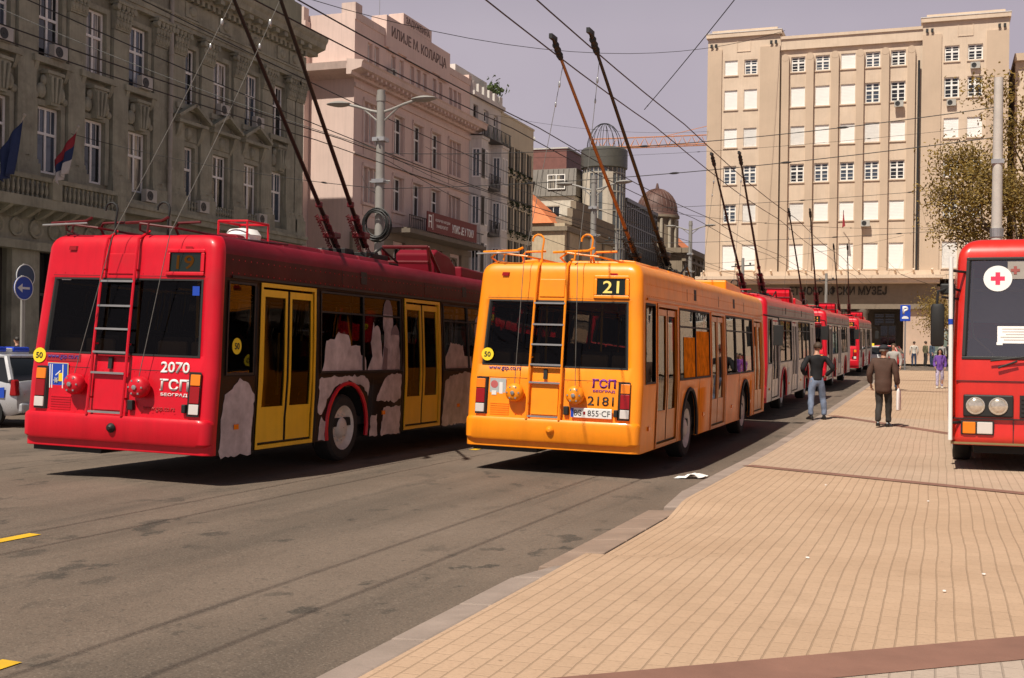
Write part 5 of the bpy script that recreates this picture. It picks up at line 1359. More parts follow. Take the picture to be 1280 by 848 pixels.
# buildings and trees across the square behind the viewer's right: they are what the bus glass reflects
def crane():
    t = thing('tower_crane', 'orange lattice tower crane arm reaching out behind the museum', 'crane', (-12, 210, 0))
    m = MB(); cm = mat('crane_orange', (.55,.24,.12), .6)
    z = 42.0
    for q in ((-.8,-.8),(.8,-.8),(.8,.8),(-.8,.8)): m.tube([(q[0],q[1],0),(q[0],q[1],z)], .12, 5)
    for i in range(24): m.tube([(-.8,-.8,i*1.95),(.8,-.8,i*1.95+1.95)], .07, 4); m.tube([(.8,.8,i*1.95),(-.8,.8,i*1.95+1.95)], .07, 4)
    m.build('mast', cm, t)
    m = MB(); d = Vector((-1,-.25,-.035)).normalized(); p0 = Vector((2,0,z-3.2)); L_ = 48
    sd = Vector((.25,-1,0)).normalized()
    for o in (sd*.8, -sd*.8, Vector((0,0,1.6))): m.tube([p0+o, p0+d*L_+o], .11, 5)
    n = 30
    for i in range(n):
        a = p0+d*(L_*i/n); b = p0+d*(L_*(i+.5)/n); c = p0+d*(L_*(i+1)/n)
        for o in (sd*.8, -sd*.8): m.tube([a+o, b+Vector((0,0,1.6)), c+o], .06, 4)
    m.tube([p0+Vector((0,0,9)), p0+d*36+Vector((0,0,1.6))], .07, 4); m.tube([p0, p0+Vector((0,0,9))], .2, 5); m.tube([p0,p0-d*14], .3, 6)
    m.build('jib', cm, t)
crane()
# ------------------------------------------------------------------ ground, road, paving
def asphalt():
    m, nt, out = new_mat('asphalt')
    b = N(nt, 'ShaderNodeBsdfPrincipled'); nt.links.new(b.outputs[0], out.inputs[0]); b.inputs['Specular IOR Level'].default_value = .35
    v = objco(nt); vs = objco(nt, (1, .06, 1))
    c = mixc(nt, ramp(nt, noise(nt, v, .35, 5), .3, .7), (.148,.109,.082), (.20,.151,.117))
    c = mixc(nt, mathn(nt, 'MULTIPLY', ramp(nt, noise(nt, objco(nt, (1, .12, 1)), .62, 5, .6), .45, .64), .66), c, (.068,.055,.043))   # worn dark lanes along the street
    c = mixc(nt, mathn(nt, 'MULTIPLY', ramp(nt, noise(nt, objco(nt, (1, .05, 1)), 2.4, 6, .7), .57, .72), .55), c, (.05,.043,.036))     # rubber streaks
    sp = objco(nt, (1, .6, 1))
    drip = mathn(nt, 'MULTIPLY', ramp(nt, noise(nt, sp, 2.7, 4, .55), .585, .63), ramp(nt, noise(nt, objco(nt, (1,.25,1)), .8, 3), .42, .58))
    c = mixc(nt, mathn(nt, 'MULTIPLY', drip, .75), c, (.04,.036,.03))
    c = mixc(nt, mathn(nt, 'MULTIPLY', ramp(nt, noise(nt, sp, 11, 3, .6), .66, .72), .5), c, (.055,.048,.04))
    c = mixc(nt, mathn(nt, 'MULTIPLY', ramp(nt, noise(nt, v, 14, 4, .7), .35, .7), .3), c, (.09,.07,.055))
    c = mixc(nt, mathn(nt, 'MULTIPLY', ramp(nt, noise(nt, v, 55, 2), .54, .78), .45), c, (.34,.28,.225))   # stone chips
    c = mixc(nt, mathn(nt, 'MULTIPLY', ramp(nt, noise(nt, v, 42, 2), .54, .78), .6), c, (.03,.027,.025))
    vo = N(nt, 'ShaderNodeTexVoronoi', feature='DISTANCE_TO_EDGE'); vo.inputs['Scale'].default_value = .28
    w = nt.nodes.new('ShaderNodeVectorMath'); w.operation = 'ADD'
    nz = N(nt, 'ShaderNodeTexNoise'); nz.inputs['Scale'].default_value = 1.5; nz.inputs['Detail'].default_value = 6
    nt.links.new(v, nz.inputs['Vector']); nt.links.new(v, w.inputs[0]); nt.links.new(nz.outputs['Color'], w.inputs[1]); nt.links.new(w.outputs[0], vo.inputs['Vector'])
    cr = ramp(nt, vo.outputs['Distance'], .0, .006, (1,1,1,1), (0,0,0,1))
    c = mixc(nt, mathn(nt, 'MULTIPLY', cr, .12), c, (.03,.027,.025))
    nt.links.new(c, b.inputs['Base Color']); b.inputs['Roughness'].default_value = .8
    bn = N(nt, 'ShaderNodeBump'); bn.inputs['Strength'].default_value = .5; bn.inputs['Distance'].default_value = .012
    nt.links.new(noise(nt, v, 60, 3), bn.inputs['Height']); nt.links.new(bn.outputs[0], b.inputs['Normal'])
    return m

def pavers(name, ca, cb, joint, pitch=.107, long=.21, rot=0):
    """block paving: long joints run along the street, fine ones across"""
    m, nt, out = new_mat(name)
    b = N(nt, 'ShaderNodeBsdfPrincipled'); nt.links.new(b.outputs[0], out.inputs[0]); b.inputs['Roughness'].default_value = .75; b.inputs['Specular IOR Level'].default_value = .3
    tc = N(nt, 'ShaderNodeTexCoord'); v = tc.outputs['Object']
    sx = N(nt, 'ShaderNodeSeparateXYZ'); nt.links.new(v, sx.inputs[0])
    wob = mathn(nt, 'MULTIPLY', mathn(nt, 'SUBTRACT', noise(nt, v, .4, 1), .5), .06)
    wob = mathn(nt, 'ADD', wob, mathn(nt, 'MULTIPLY', mathn(nt, 'SUBTRACT', noise(nt, v, 5, 2), .5), .011))
    x = mathn(nt, 'ADD', sx.outputs[0], wob)
    k = mathn(nt, 'DIVIDE', x, pitch)
    fx = mathn(nt, 'FRACT', k); row = mathn(nt, 'FLOOR', k)
    dx = mathn(nt, 'ABSOLUTE', mathn(nt, 'SUBTRACT', fx, .5))
    jx = ramp(nt, dx, .44, .475)
    y = mathn(nt, 'ADD', mathn(nt, 'DIVIDE', sx.outputs[1], long), mathn(nt, 'MULTIPLY', row, .5))
    fy = mathn(nt, 'FRACT', y); dy = mathn(nt, 'ABSOLUTE', mathn(nt, 'SUBTRACT', fy, .5)); jy = ramp(nt, dy, .46, .49)
    cell = N(nt, 'ShaderNodeCombineXYZ'); nt.links.new(row, cell.inputs[0]); nt.links.new(mathn(nt, 'FLOOR', y), cell.inputs[1])
    wn = N(nt, 'ShaderNodeTexWhiteNoise'); nt.links.new(cell.outputs[0], wn.inputs['Vector'])
    c = mixc(nt, ramp(nt, noise(nt, v, .45, 5), .3, .7), ca, cb)
    c = mixc(nt, mathn(nt, 'MULTIPLY', wn.outputs['Value'], .16), c, tuple(q*.62 for q in ca))
    c = mixc(nt, mathn(nt, 'MULTIPLY', ramp(nt, noise(nt, v, 38, 3), .5, .8), .35), c, tuple(q*.5 for q in ca))
    c = mixc(nt, mathn(nt, 'MULTIPLY', ramp(nt, noise(nt, v, 1.7, 7, .7), .55, .75), .3), c, tuple(q*.6 for q in ca))
    c = mixc(nt, mathn(nt, 'MULTIPLY', ramp(nt, noise(nt, v, 7, 2), .72, .76), .5), c, tuple(q*.35 for q in ca))
    c = mixc(nt, mathn(nt, 'MULTIPLY', jy, .13), c, joint)
    c = mixc(nt, mathn(nt, 'MULTIPLY', jx, .36), c, joint)
    nt.links.new(c, b.inputs['Base Color'])
    bn = N(nt, 'ShaderNodeBump'); bn.inputs['Strength'].default_value = .6; bn.inputs['Distance'].default_value = .01
    h = mathn(nt, 'SUBTRACT', mathn(nt, 'MULTIPLY', noise(nt, v, 45, 3), .4), mathn(nt, 'MAXIMUM', jx, mathn(nt, 'MULTIPLY', jy, .6)))
    nt.links.new(h, bn.inputs['Height']); nt.links.new(bn.outputs[0], b.inputs['Normal'])
    return m

def lin(a, b, n): return [a+(b-a)*i/n for i in range(n+1)]
def sheet(name, xs, ys, hf, m):
    mb = MB(); nx = len(xs)
    for y in ys:
        for x in xs: mb.v.append((x, y, hf(x, y)))
    for j in range(len(ys)-1):
        for i in range(nx-1):
            a = j*nx+i; mb.f.append((a, a+1, a+nx+1, a+nx)); mb.m.append(0)
    return struct(mb.build(name, m, smooth=True))
ASPH = asphalt()
YS = lin(-30, 16, 12)+lin(17, 28, 11)+lin(30, 112, 22)+[114, 118, 140, 200, 300, 500, 900]
sheet('ground', [-600,-300,-120,-60,-40]+[-32,-25,-21,-17,-15,-12,-9.5,-8,-6,-4.5,-3,0, 10, 20, 40, 80, 200, 500], YS, lambda x, y: g(y)+crown(x)-.003, ASPH)

KX = -2.86         # road side of the kerb
def dip(y):
    a = lambda e0, e1: max(0, min(1, (y-e0)/(e1-e0)))
    return a(9.15, 9.55)*(1-a(12.2, 13.0))
def pave_h(x, y):
    f = max(0, min(1, (x-(-2.62))/1.1)); return g(y)+.135-.10*dip(y)*(1-f)
PAVE = pavers('ochre_block_paving', (.45,.30,.198), (.53,.365,.25), (.19,.125,.075))
PAVE_P = pavers('pinkish_block_paving', (.44,.315,.225), (.50,.365,.27), (.22,.16,.11))
PAVE_N = pavers('pale_grey_block_paving', (.42,.33,.265), (.49,.39,.32), (.17,.13,.1))
PYS = lin(-12, 8, 10)+lin(8.4, 13.4, 20)+lin(14, 28, 14)+lin(30, 74, 16)
PXS = [-2.62,-2.3,-1.9,-1.5,-1,0,1,2,4,8,14,22,34]
# the paving is one sheet, coloured in zones split by brown bands
pv = sheet('pavement', PXS, PYS, pave_h, PAVE)
# bands and zones: sheets 4 mm and 8 mm over the paving
def zone(name, poly, m, off):
    import mathutils.geometry as G
    mb = MB()
    # dense strip grid clipped to the polygon along its first edge pair (quads only)
    (a, b, c, d) = poly; n = 24; k = 12
    for j in range(k+1):
        for i in range(n+1):
            u, v = i/n, j/k
            x = (a[0]*(1-u)+b[0]*u)*(1-v)+(d[0]*(1-u)+c[0]*u)*v; y = (a[1]*(1-u)+b[1]*u)*(1-v)+(d[1]*(1-u)+c[1]*u)*v
            mb.v.append((x, y, pave_h(x, y)+off))
    for j in range(k):
        for i in range(n):
            q = j*(n+1)+i; mb.f.append((q, q+1, q+n+2, q+n+1)); mb.m.append(0)
    return struct(mb.build(name, m, smooth=True))
BAND = mat('brown_band_tiles', (.23,.115,.082), .75, var=.2, scale=1.5, bump=.2, bscale=40)
def band(p, q, w, nm='paving_band'):
    d = Vector((q[0]-p[0], q[1]-p[1], 0)); n_ = Vector((-d.y, d.x, 0)).normalized()*w/2
    zone(nm, [(p[0]-n_.x,p[1]-n_.y),(q[0]-n_.x,q[1]-n_.y),(q[0]+n_.x,q[1]+n_.y),(p[0]+n_.x,p[1]+n_.y)], BAND, .008)
zone('pavement', [(-2.6,17.6),(9,10.7),(30,24),(-2.6,30.6)], PAVE_P, .004)
zone('pavement', [(-2.62,4.4),(-2.62,-6),(20,-6),(20,23.7)], PAVE_N, .004)
band((-2.6,17.5),(9,10.6),.26)
band((-2.62,4.5),(16,20.3),.42)
band((-2.5,30.6),(6,15.9),.3)
band((-2.6,46),(16,44),.3); band((-2.6,57),(16,59),.25)
# kerb: separate stones
KM = mat('kerb_stone', (.29,.225,.19), .8, var=.18, scale=2, bump=.25, bscale=30, dirt=(.2,.155,.125))
KMD = mat('dropped_kerb_stone', (.27,.19,.145), .8, var=.18, scale=2, bump=.25, bscale=30)
mb = MB(); y = -12
while y < 74:
    L_ = .98 if y < 28 else 1.98
    if not (9.1 < y+.5 < 12.7):
        h0, h1 = g(y)+.128, g(y+L_)+.128
        if 12.2 < y < 13.2: h0 = g(y)+.05
        if 8.0 < y+L_ < 9.3 and 8.6 < y+L_: h1 = g(y)+.05
        e = rnd.uniform(-.008,.008)
        mb.add([(KX+e,y,g(y)-.1),(-2.61,y,g(y)-.1),(-2.61,y+L_,g(y)-.1),(KX+e,y+L_,g(y)-.1),(KX+.03+e,y,h0),(-2.61,y,h0+.012),(-2.61,y+L_,h1+.012),(KX+.03+e,y+L_,h1)], [(0,3,2,1),(4,5,6,7),(0,1,5,4),(1,2,6,5),(2,3,7,6),(3,0,4,7)])
    y += L_+.02
struct(mb.build('kerb', KM, bevel=.015))
mb = MB(); y = 9.0
for i in range(5):
    mb.add([(KX-.12,y,-.05),(-2.63,y,-.05),(-2.63,y+.74,-.05),(KX-.12,y+.74,-.05),(KX-.10,y,.03),(-2.63,y,.045),(-2.63,y+.74,.045),(KX-.10,y+.74,.03)], [(0,3,2,1),(4,5,6,7),(0,1,5,4),(1,2,6,5),(2,3,7,6),(3,0,4,7)]); y += .76
struct(mb.build('kerb', KMD, bevel=.01))
# left pavement, lamp island, museum forecourt
sheet('pavement', [-32.4,-30,-27], YS[8:], lambda x, y: g(y)+.14, mat('left_pavement', (.33,.29,.25), .85, var=.15))
def raised(name, x0, x1, y0, y1, h, m):
    mb = MB(); ys = lin(y0, y1, 14); rg = [[(x0,y,g(y)-.1),(x1,y,g(y)-.1),(x1,y,g(y)+h),(x0,y,g(y)+h)] for y in ys]; mb.loft(rg); return struct(mb.build(name, m, bevel=.02))
raised('kerb', -27, -26.7, 24, 100, .15, KM)
raised('traffic_island', -17.0, -15.9, 27, 92, .16, KM)
sheet('pavement', [-24, -10, 0, 12, 30], [92, 96, 100, 105.5], lambda x, y: g(y)+.14, PAVE_P)
# yellow dashes
YP = mat('yellow_road_paint', (.72,.43,.02), .6, var=.15, scale=6, dirt=(.3,.2,.06))
def dash(x, y0, y1, w=.13):
    mb = MB(); ys = lin(y0, y1, 6); mb.v = [(xx, yy, g(yy)+crown(xx)+.003) for yy in ys for xx in (x-w/2, x+w/2)]
    for j in range(6): mb.f.append((2*j,2*j+1,2*j+3,2*j+2)); mb.m.append(0)
    struct(mb.build('road_marking', YP))
for a, b in ((5.3,8.4),(18.7,20.1),(29.5,32.5),(41.5,44.5),(53.5,56.5)): dash(-7.35, a, b)
dash(-4.62, 1.5, 5.12)
for x in (-19.5,): 
    for y in (34,46,58): dash(x, y, y+3)

# litter on the road by the kerb
r_ = random.Random(4); mb = MB(); n = 7
pts = [[(-3.45+.36*i/n+.05*j/5, 16.4+.32*j/5+.2*i/n, .015+.02*r_.random()+(.05*r_.random() if 2 < i < 6 else 0)) for i in range(n+1)] for j in range(6)]
mb.v = [p for row in pts for p in row]
for j in range(5):
    for i in range(n): q = j*(n+1)+i; mb.f.append((q,q+1,q+n+2,q+n+1)); mb.m.append(0)
tag(mb.build('paper_sheet', PAPER, solid=.003), 'crumpled white paper lying on the asphalt beside the kerb', 'litter')
specks = [(.05,8.6,'white speck of litter on ochre paving, the one closest to the nearer brown band'),(-.95,9.6,'white speck of litter in the middle of the ochre paving'),(-.1,14.0,'white speck of litter on the paving just before the farther brown band'),(.32,9.4,'white speck of litter on ochre paving halfway between the two brown bands'),(-1.3,15.2,'white speck of litter on ochre paving near the start of the brown band')]
for x, y, lab in specks:
    m = MB(); k = 7; rr = [.010+.008*r_.random() for _ in range(k)]
    m.prism([(x+rr[i]*math.cos(6.283*i/k), y+rr[i]*math.sin(6.283*i/k)) for i in range(k)], pave_h(x,y)+.009, pave_h(x,y)+.016, 'xy'); tag(m.build('paper_scrap', PAPER), lab, 'litter', 'litter on the paving')

# ------------------------------------------------------------------ street lamps, poles, signs
POLE = mat('painted_grey_pole', (.27,.255,.235), .55, var=.12, scale=1.5, streak=.2)
CONC = mat('concrete_pole', (.5,.47,.43), .85, var=.12, scale=2, bump=.15, streak=.2)
def lamp(x, y, label, h=9.5, coil=False):
    t = thing('street_lamp', label, 'street lamp', (x, y, g(y)+.15), 0, 'double armed street lamps')
    MB().tube([(0,0,0),(0,0,3),(0,0,h)], [.17,.16,.13], 12).tube([(0,0,h-.35),(0,0,h-.15)], .15, 12).tube([(0,0,4.0),(0,0,4.2)], .2, 12).build('pole', POLE, t, smooth=True)
    for sx in (-1, 1):
        a = MB().tube([(0,0,h-.7),(sx*.35,0,h-.62),(sx*.8,0,h-.47),(sx*1.15,0,h-.38)], .045, 8).tube([(0,0,h-1.05),(sx*.4,0,h-.72),(sx*.6,0,h-.56)], .03, 6).build('lamp_arm', POLE, t, smooth=True)
        rings = []
        for k in range(9):
            f = k/8; w = .25*math.sin(math.pi*min(1,.12+f*.8))**.6; z = h-.36+.02*f
            rings.append([(sx*(1.08+.78*f), w*math.cos(q), z+.09*max(.25, math.sin(math.pi*(.12+f*.8)))*math.sin(q)) for q in [2*math.pi*i/12 for i in range(12)]])
        MB().loft(rings).build('lamp_head', POLE, a, smooth=True)
    MB().box(-.2,.2,-.2,.2,6.6,6.72).tube([(-.35,0,6.66),(.35,0,6.66)], .03, 6).build('clamp', STEEL, t)
    MB().box(-.2,.2,-.2,.2,7.9,8.02).tube([(0,-.3,7.95),(0,.3,7.95)], .03, 6).build('clamp', STEEL, t)
    return t
l1 = lamp(-16.5, 33.8, 'grey street lamp with a coil of black cable on its pole before the pink building')
co = MB(); r_ = random.Random(2)
for k in range(9):
    rad = .42+.05*r_.uniform(-1,1); ox, oz = r_.uniform(-.06,.06), r_.uniform(-.06,.06)
    co.tube([(ox+rad*math.cos(R(a)), -.22-.03*k*.5, 5.3+oz+rad*1.05*math.sin(R(a))) for a in range(0,361,18)], .024, 5, cap=False)
o = co.build('cable_coil', BLACK, None, smooth=True); o.location = l1.location; tag(o, 'coil of black cable hung on the nearest grey street lamp', 'cable')
lamp(-15.6, 55, 'grey street lamp standing in front of the round glass tower')
lamp(-17.5, 88, 'far grey street lamp just left of the museum', 10.4)
t = thing('concrete_pole', 'tall round concrete pole standing behind the red coach', 'pole', (1.2, 30, g(30)+.13))
MB().tube([(0,0,0),(0,0,4.4),(0,0,4.4),(0,0,8.0)], [.135,.13,.12,.10], 16).build('shaft', CONC, t, smooth=True); MB().tube([(0,0,4.3),(0,0,4.5)], .15, 16).build('collar', STEEL, t); MB().box(-.14,.14,-.12,.12,6.0,6.1).build('clamp', STEEL, t)
for x, y, h, lab in ((-20.5, 78, 9, 'dark tram pole standing left of the museum between the far lamps'), (-13.0, 84, 7.5, 'thin pole in front of the museum behind the row of trolleybuses'), (-8.4, 96, 7, 'slim pole close to the museum entrance')):
    t = thing('wire_pole', lab, 'pole', (x, y, g(y))); MB().tube([(0,0,0),(0,0,h)], [.14,.1], 10).build('shaft', POLE, t, smooth=True)
    MB().tube([(-.8,0,h-.6),(.8,0,h-.5)], .04, 6).sphere((-.5,0,h-.45),.08,6,5).sphere((.5,0,h-.4),.08,6,5).build('crossarm', IRON, t)
# parking sign
t = thing('parking_sign', 'blue parking sign with white P on a grey post before the museum', 'sign', (-2.05, 78, g(78)+.02))
MB().tube([(0,0,0),(0,0,4.0)], .05, 8).build('post', STEEL, t, smooth=True)
b_ = MB().box(-.30,.30,-.07,-.045,3.05,4.05).build('plate', BLUE, t, bevel=.01)
text('letter', 'P', .5, WHITE, b_, (0,-.072,3.72), width=.34, bold=.05)
MB().prism([(-.2,3.2),(.2,3.2),(.2,3.28),(.06,3.36),(-.1,3.36),(-.2,3.28)], -.076, -.071).build('symbol', WHITE, b_)
# round signs on the left
for (px_, y, z, lab, arrow) in ((-23.8, 26.6, 3.25, 'round blue sign with white left arrow beside the red trolleybus', True), (-24.1, 27.0, 3.6, 'back of a grey round sign behind the blue arrow sign', False)):
    t = thing('road_sign', lab, 'sign', (px_, y, g(y)), R(86), 'round signs at the left')
    MB().tube([(0,.04,0),(0,.04,z+.35)], .045, 8).build('post', POLE, t, smooth=True)
    d = MB().lathe([(.33,-.012),(.33,.012)], Matrix.Translation((0,0,z)) @ Matrix.Rotation(R(90),4,'X'), 28).build('disc', BLUE if arrow else mat('sign_back_blue_grey', (.05,.08,.14), .5), t)
    MB().lathe([(.31,.0),(.335,.0),(.335,.015),(.31,.015)], Matrix.Translation((0,-.01,z)) @ Matrix.Rotation(R(90),4,'X'), 28, cap=False).build('rim', WHITE, d)
    if arrow: MB().box(-.06,.21,-.02,-.012,z-.03,z+.03).prism([(-.22,z),(-.05,z+.12),(-.05,z-.12)], -.02,-.012).build('arrow', WHITE, d)

# ------------------------------------------------------------------ overhead wires
WIRE = mat('copper_wire_dark', (.014,.012,.012), .6, metal=0, var=.1)
def wire(label, p, q, sag=.1, r=.011, group='overhead wires', ins=(), n=16):
    p, q = Vector(p), Vector(q)
    pts = [p+(q-p)*(i/n)-Vector((0,0,4*sag*(i/n)*(1-i/n))) for i in range(n+1)]
    m = MB().tube(pts, r, 5)
    for t_ in ins:
        c = p+(q-p)*t_-Vector((0,0,4*sag*t_*(1-t_))); d = (q-p).normalized(); m.tube([c-d*.14, c-d*.05, c+d*.05, c+d*.14], [.015,.03,.03,.015], 7)
    return tag(m.build('overhead_wire', WIRE, smooth=True), label, 'wire', group)
def contact(x, z, label, y0=-8, y1=98):
    pts = []; n = 60
    for i in range(n+1):
        y = y0+(y1-y0)*i/n; pts.append((x, y, z+g(y)*.9-.12*math.sin(math.pi*((y-4) % 20)/20)))
    tag(MB().tube(pts, .011, 5).build('contact_wire', WIRE, smooth=True), label, 'wire', 'trolley contact wires')
contact(-5.5, 6.32, 'left contact wire of the pair over the orange trolleybus'); contact(-4.88, 6.32, 'right contact wire of the pair over the orange trolleybus')
contact(-8.53, 6.42, 'left contact wire of the pair over the red trolleybus'); contact(-7.98, 6.42, 'right contact wire of the pair over the red trolleybus')
contact(-13.2, 6.4, 'left contact wire of the pair beyond the red trolleybus'); contact(-12.6, 6.4, 'right contact wire of the pair beyond the red trolleybus')
LP = Vector((-16.5, 33.8, 0)); CP = Vector((1.2, 30, 0)); L2 = Vector((-15.6,55,0)); L3 = Vector((-17.5,88,0))
Zv = lambda z: Vector((0,0,z))
wire('span wire from the nearest lamp pole across to the concrete pole', LP+Zv(7.9), CP+Zv(7.6), .35, ins=(.2,.5,.8))
wire('lower span wire between the nearest lamp pole and the concrete pole', LP+Zv(6.8), CP+Zv(6.9), .25, ins=(.3,.55,.72))
wire('wire slanting from the nearest lamp pole down to the far lamps', LP+Zv(7.8), L2+Zv(6.5), .3, ins=(.1,))
wire('span wire from the stone building to the nearest lamp pole', (-31.8, 31, 14.0), LP+Zv(8.0), .3)
wire('low span wire from the stone building to the nearest lamp pole', (-31.8, 38, 10.0), LP+Zv(6.8), .25, ins=(.85,))
wire('span wire tied to the corner of the pink building', (-31.9, 63, 12.0), LP+Zv(6.7), .3, ins=(.8,))
wire('span wire from the pink building to the second street lamp', (-31.9, 72, 15.2), L2+Zv(8.4), .3, ins=(.4,.9))
wire('span wire from second street lamp to the museum right tower', L2+Zv(9.0), (4.6, 104.6, 13.0), .9, ins=(.3,.5,.7))
wire('span wire crossing in front of museum at third storey height', L2+Zv(8.6), (16, 62, 11.5), .5, ins=(.3,.45,.6))
wire('span wire crossing in front of the museum at fourth storey height', (-31.8, 88, 17.0), (14, 70, 15.5), .8, ins=(.35,.6))
wire('lowest span wire across the row of trolleybuses toward the museum', L2+Zv(7.0), (12, 58, 8.5), .4, ins=(.4,.5))
wire('wire from the far lamp up to the museum facade', L3+Zv(8.5), (-3.0, 104.6, 12.0), .4)
wire('span wire from the white house over the street to the museum', (-31.9, 83, 19.5), (-19.4, 104.9, 21.5), .6, ins=(.5,))
wire('thin wire rising steeply over the street to the top of the picture', (-14.4, 60, 14.3), (2.5, 24, 17.0), .3, r=.02, ins=(.02,))
wire('span wire from the nearest lamp pole to the cream house', LP+Zv(8.0), (-31.9, 90, 14.0), .5)
wire('long wire high across the sky from the stone building roof', (-31.5, 54, 20.0), (-13, 105.5, 30.0), 2.5, r=.02)
wire('far span wire between the third lamp and the museum corner', L3+Zv(7.4), (-19.4, 104.8, 9.4), .2, ins=(.5,))
wire('feeder cable along the street past the pink and white houses', (-28, 20, 13.5), (-20.5, 78, 10.0), .8, r=.02)
wire('second feeder cable along the street above the lamps', (-24, 20, 13.2), (-17.5, 88, 10.2), .8, r=.018)
wire('wire in front of the domed building running to the far pole', L2+Zv(6.5), (-20.5, 78, 8.6), .3, ins=(.6,))

# ------------------------------------------------------------------ trees
def leafmat(name, a, b):
    m, nt, out = new_mat(name)
    p = N(nt, 'ShaderNodeBsdfPrincipled'); p.inputs['Roughness'].default_value = .6
    geo = N(nt, 'ShaderNodeNewGeometry')
    c = mixc(nt, geo.outputs['Random Per Island'], a, b); nt.links.new(c, p.inputs['Base Color'])
    tr = N(nt, 'ShaderNodeBsdfTranslucent'); nt.links.new(c, tr.inputs[0])
    mx = N(nt, 'ShaderNodeMixShader'); mx.inputs[0].default_value = .3
    nt.links.new(p.outputs[0], mx.inputs[1]); nt.links.new(tr.outputs[0], mx.inputs[2]); nt.links.new(mx.outputs[0], out.inputs[0]); return m
LEAF = leafmat('spring_leaves', (.125,.085,.018), (.33,.215,.045))
BARK = mat('bark', (.09,.065,.045), .9, var=.3, scale=4, bump=.4, bscale=20)
def tree(label, x, y, h, spread, seed, leaves=9000, lean=(0,0)):
    r_ = random.Random(seed); t = thing('tree', label, 'tree', (x, y, g(y)+.1), 0, 'trees behind the coach')
    tk = MB(); tips = []
    def grow(p, d, L_, rad, lv):
        pts = [p]; rs = [rad]; q = p; n = 5
        for i in range(n):
            d = (d+Vector((r_.gauss(0,.13), r_.gauss(0,.13), r_.gauss(.02,.08)))).normalized(); q = q+d*L_/n; pts.append(q); rs.append(rad*(1-.6*(i+1)/n))
            if lv >= 2: tips.append((q, d, lv))
        tk.tube(pts, rs, 8 if lv < 2 else 5)
        if lv < 4:
            k = (5,4,4,3)[lv]
            for j in range(k):
                s = pts[r_.randint(2 if lv else 3, n)]; ax = Vector((r_.gauss(0,1), r_.gauss(0,1), r_.gauss(.25,.5))).normalized()
                nd = (d*.55+ax*(.75 if lv else .6)*spread).normalized(); grow(s, nd, L_*r_.uniform(.55,.78), rs[n]*(.9 if lv else 1.1), lv+1)
    grow(Vector((0,0,0)), Vector((lean[0],lean[1],1)).normalized(), h*.42, .26*h/12, 0)
    tk.build('trunk', BARK, t, smooth=True)
    mb = MB()
    dens = [max(.05, r_.random())**3 if q.z > h*.43 and q.x > -4.2 else 0 for q, d_, l_ in tips]
    tot = sum(dens)
    for (q, d, lv), w in zip(tips, dens):
        for _ in range(int(leaves*w/tot)):
            c = q+Vector((r_.gauss(0,.36), r_.gauss(0,.36), r_.gauss(0,.3))); s = r_.uniform(.04,.085)
            a = Vector((r_.gauss(0,1), r_.gauss(0,1), r_.gauss(0,1))).normalized(); b = a.orthogonal().normalized()*s*.6; a = a*s
            mb.add([c-a, c+b*.9, c+a, c-b*.9], [(0,1,2,3)])
    mb.build('crown', LEAF, t)
    return t
t1 = tree('spring tree with olive and yellow leaves rising behind the red coach', 3.9, 46, 13.2, 1.05, 11, 38000)
tree('second sparse spring tree behind the coach, beyond the concrete pole', 8.5, 50, 13.5, 1.1, 23, 26000)
tree('small leafy young tree left of the coach mirror by the museum wall', 1.9, 74, 6.0, 1.0, 5, 5000)

for x, y in ((15, 26), (17, 37), (13.5, 15), (19, 30)):
    q = copy_tree(t1); q.location = (x, y, g(y)+.1); q.rotation_euler.z = x*1.7
    tag(q, 'park tree mirrored in the side windows of the orange trolleybus', 'tree', 'park trees mirrored in the bus windows')
# ------------------------------------------------------------------ people
def skinned(name, chains, m, parent, sub=2, fold=0):
    """chains: lists of (point, (rx, ry)); equal points are shared. One continuous skinned surface, applied."""
    vs = []; ra = []; es = []; ix = {}
    def vid(p, r_):
        k = tuple(round(c, 4) for c in p)
        if k not in ix: ix[k] = len(vs); vs.append(p); ra.append(r_)
        return ix[k]
    for ch in chains:
        ids = [vid(p, r_) for p, r_ in ch]; es += [(a, b) for a, b in zip(ids, ids[1:])]
    me = bpy.data.meshes.new(name); me.from_pydata(vs, es, []); o = bpy.data.objects.new(name, me); COL.objects.link(o)
    md = o.modifiers.new('skin', 'SKIN'); md.use_smooth_shade = True
    for i, r_ in enumerate(ra): me.skin_vertices[0].data[i].radius = r_ if isinstance(r_, tuple) else (r_, r_)
    me.skin_vertices[0].data[0].use_root = True
    if sub: s2 = o.modifiers.new('sub', 'SUBSURF'); s2.levels = s2.render_levels = sub
    bpy.context.view_layer.update()
    me2 = bpy.data.meshes.new_from_object(o.evaluated_get(bpy.context.evaluated_depsgraph_get())); bpy.data.objects.remove(o)
    if fold:
        from mathutils import noise as mn
        for v in me2.vertices:
            q = v.co*11; q.z *= .6; v.co += v.normal*fold*(mn.noise(q)+.6*mn.noise(q*2.3))
    me2.name = name; me2.materials.clear(); me2.materials.append(m)
    return inst(name, me2, parent)

SKIN = mat('skin', (.50,.27,.18), .55, var=.06)
HAIR_B = mat('brown_hair', (.06,.035,.02), .7, var=.3, scale=30); HAIR_D = mat('dark_hair', (.015,.01,.008), .6, var=.3, scale=30)
SHOE = mat('black_shoe', (.012,.011,.01), .4); EYE = mat('eye_dark', (.02,.015,.01), .3, var=0)
def cloth(name, c, var=.12): return mat(name, c, .85, var=var, scale=6, bump=.15, bscale=40)

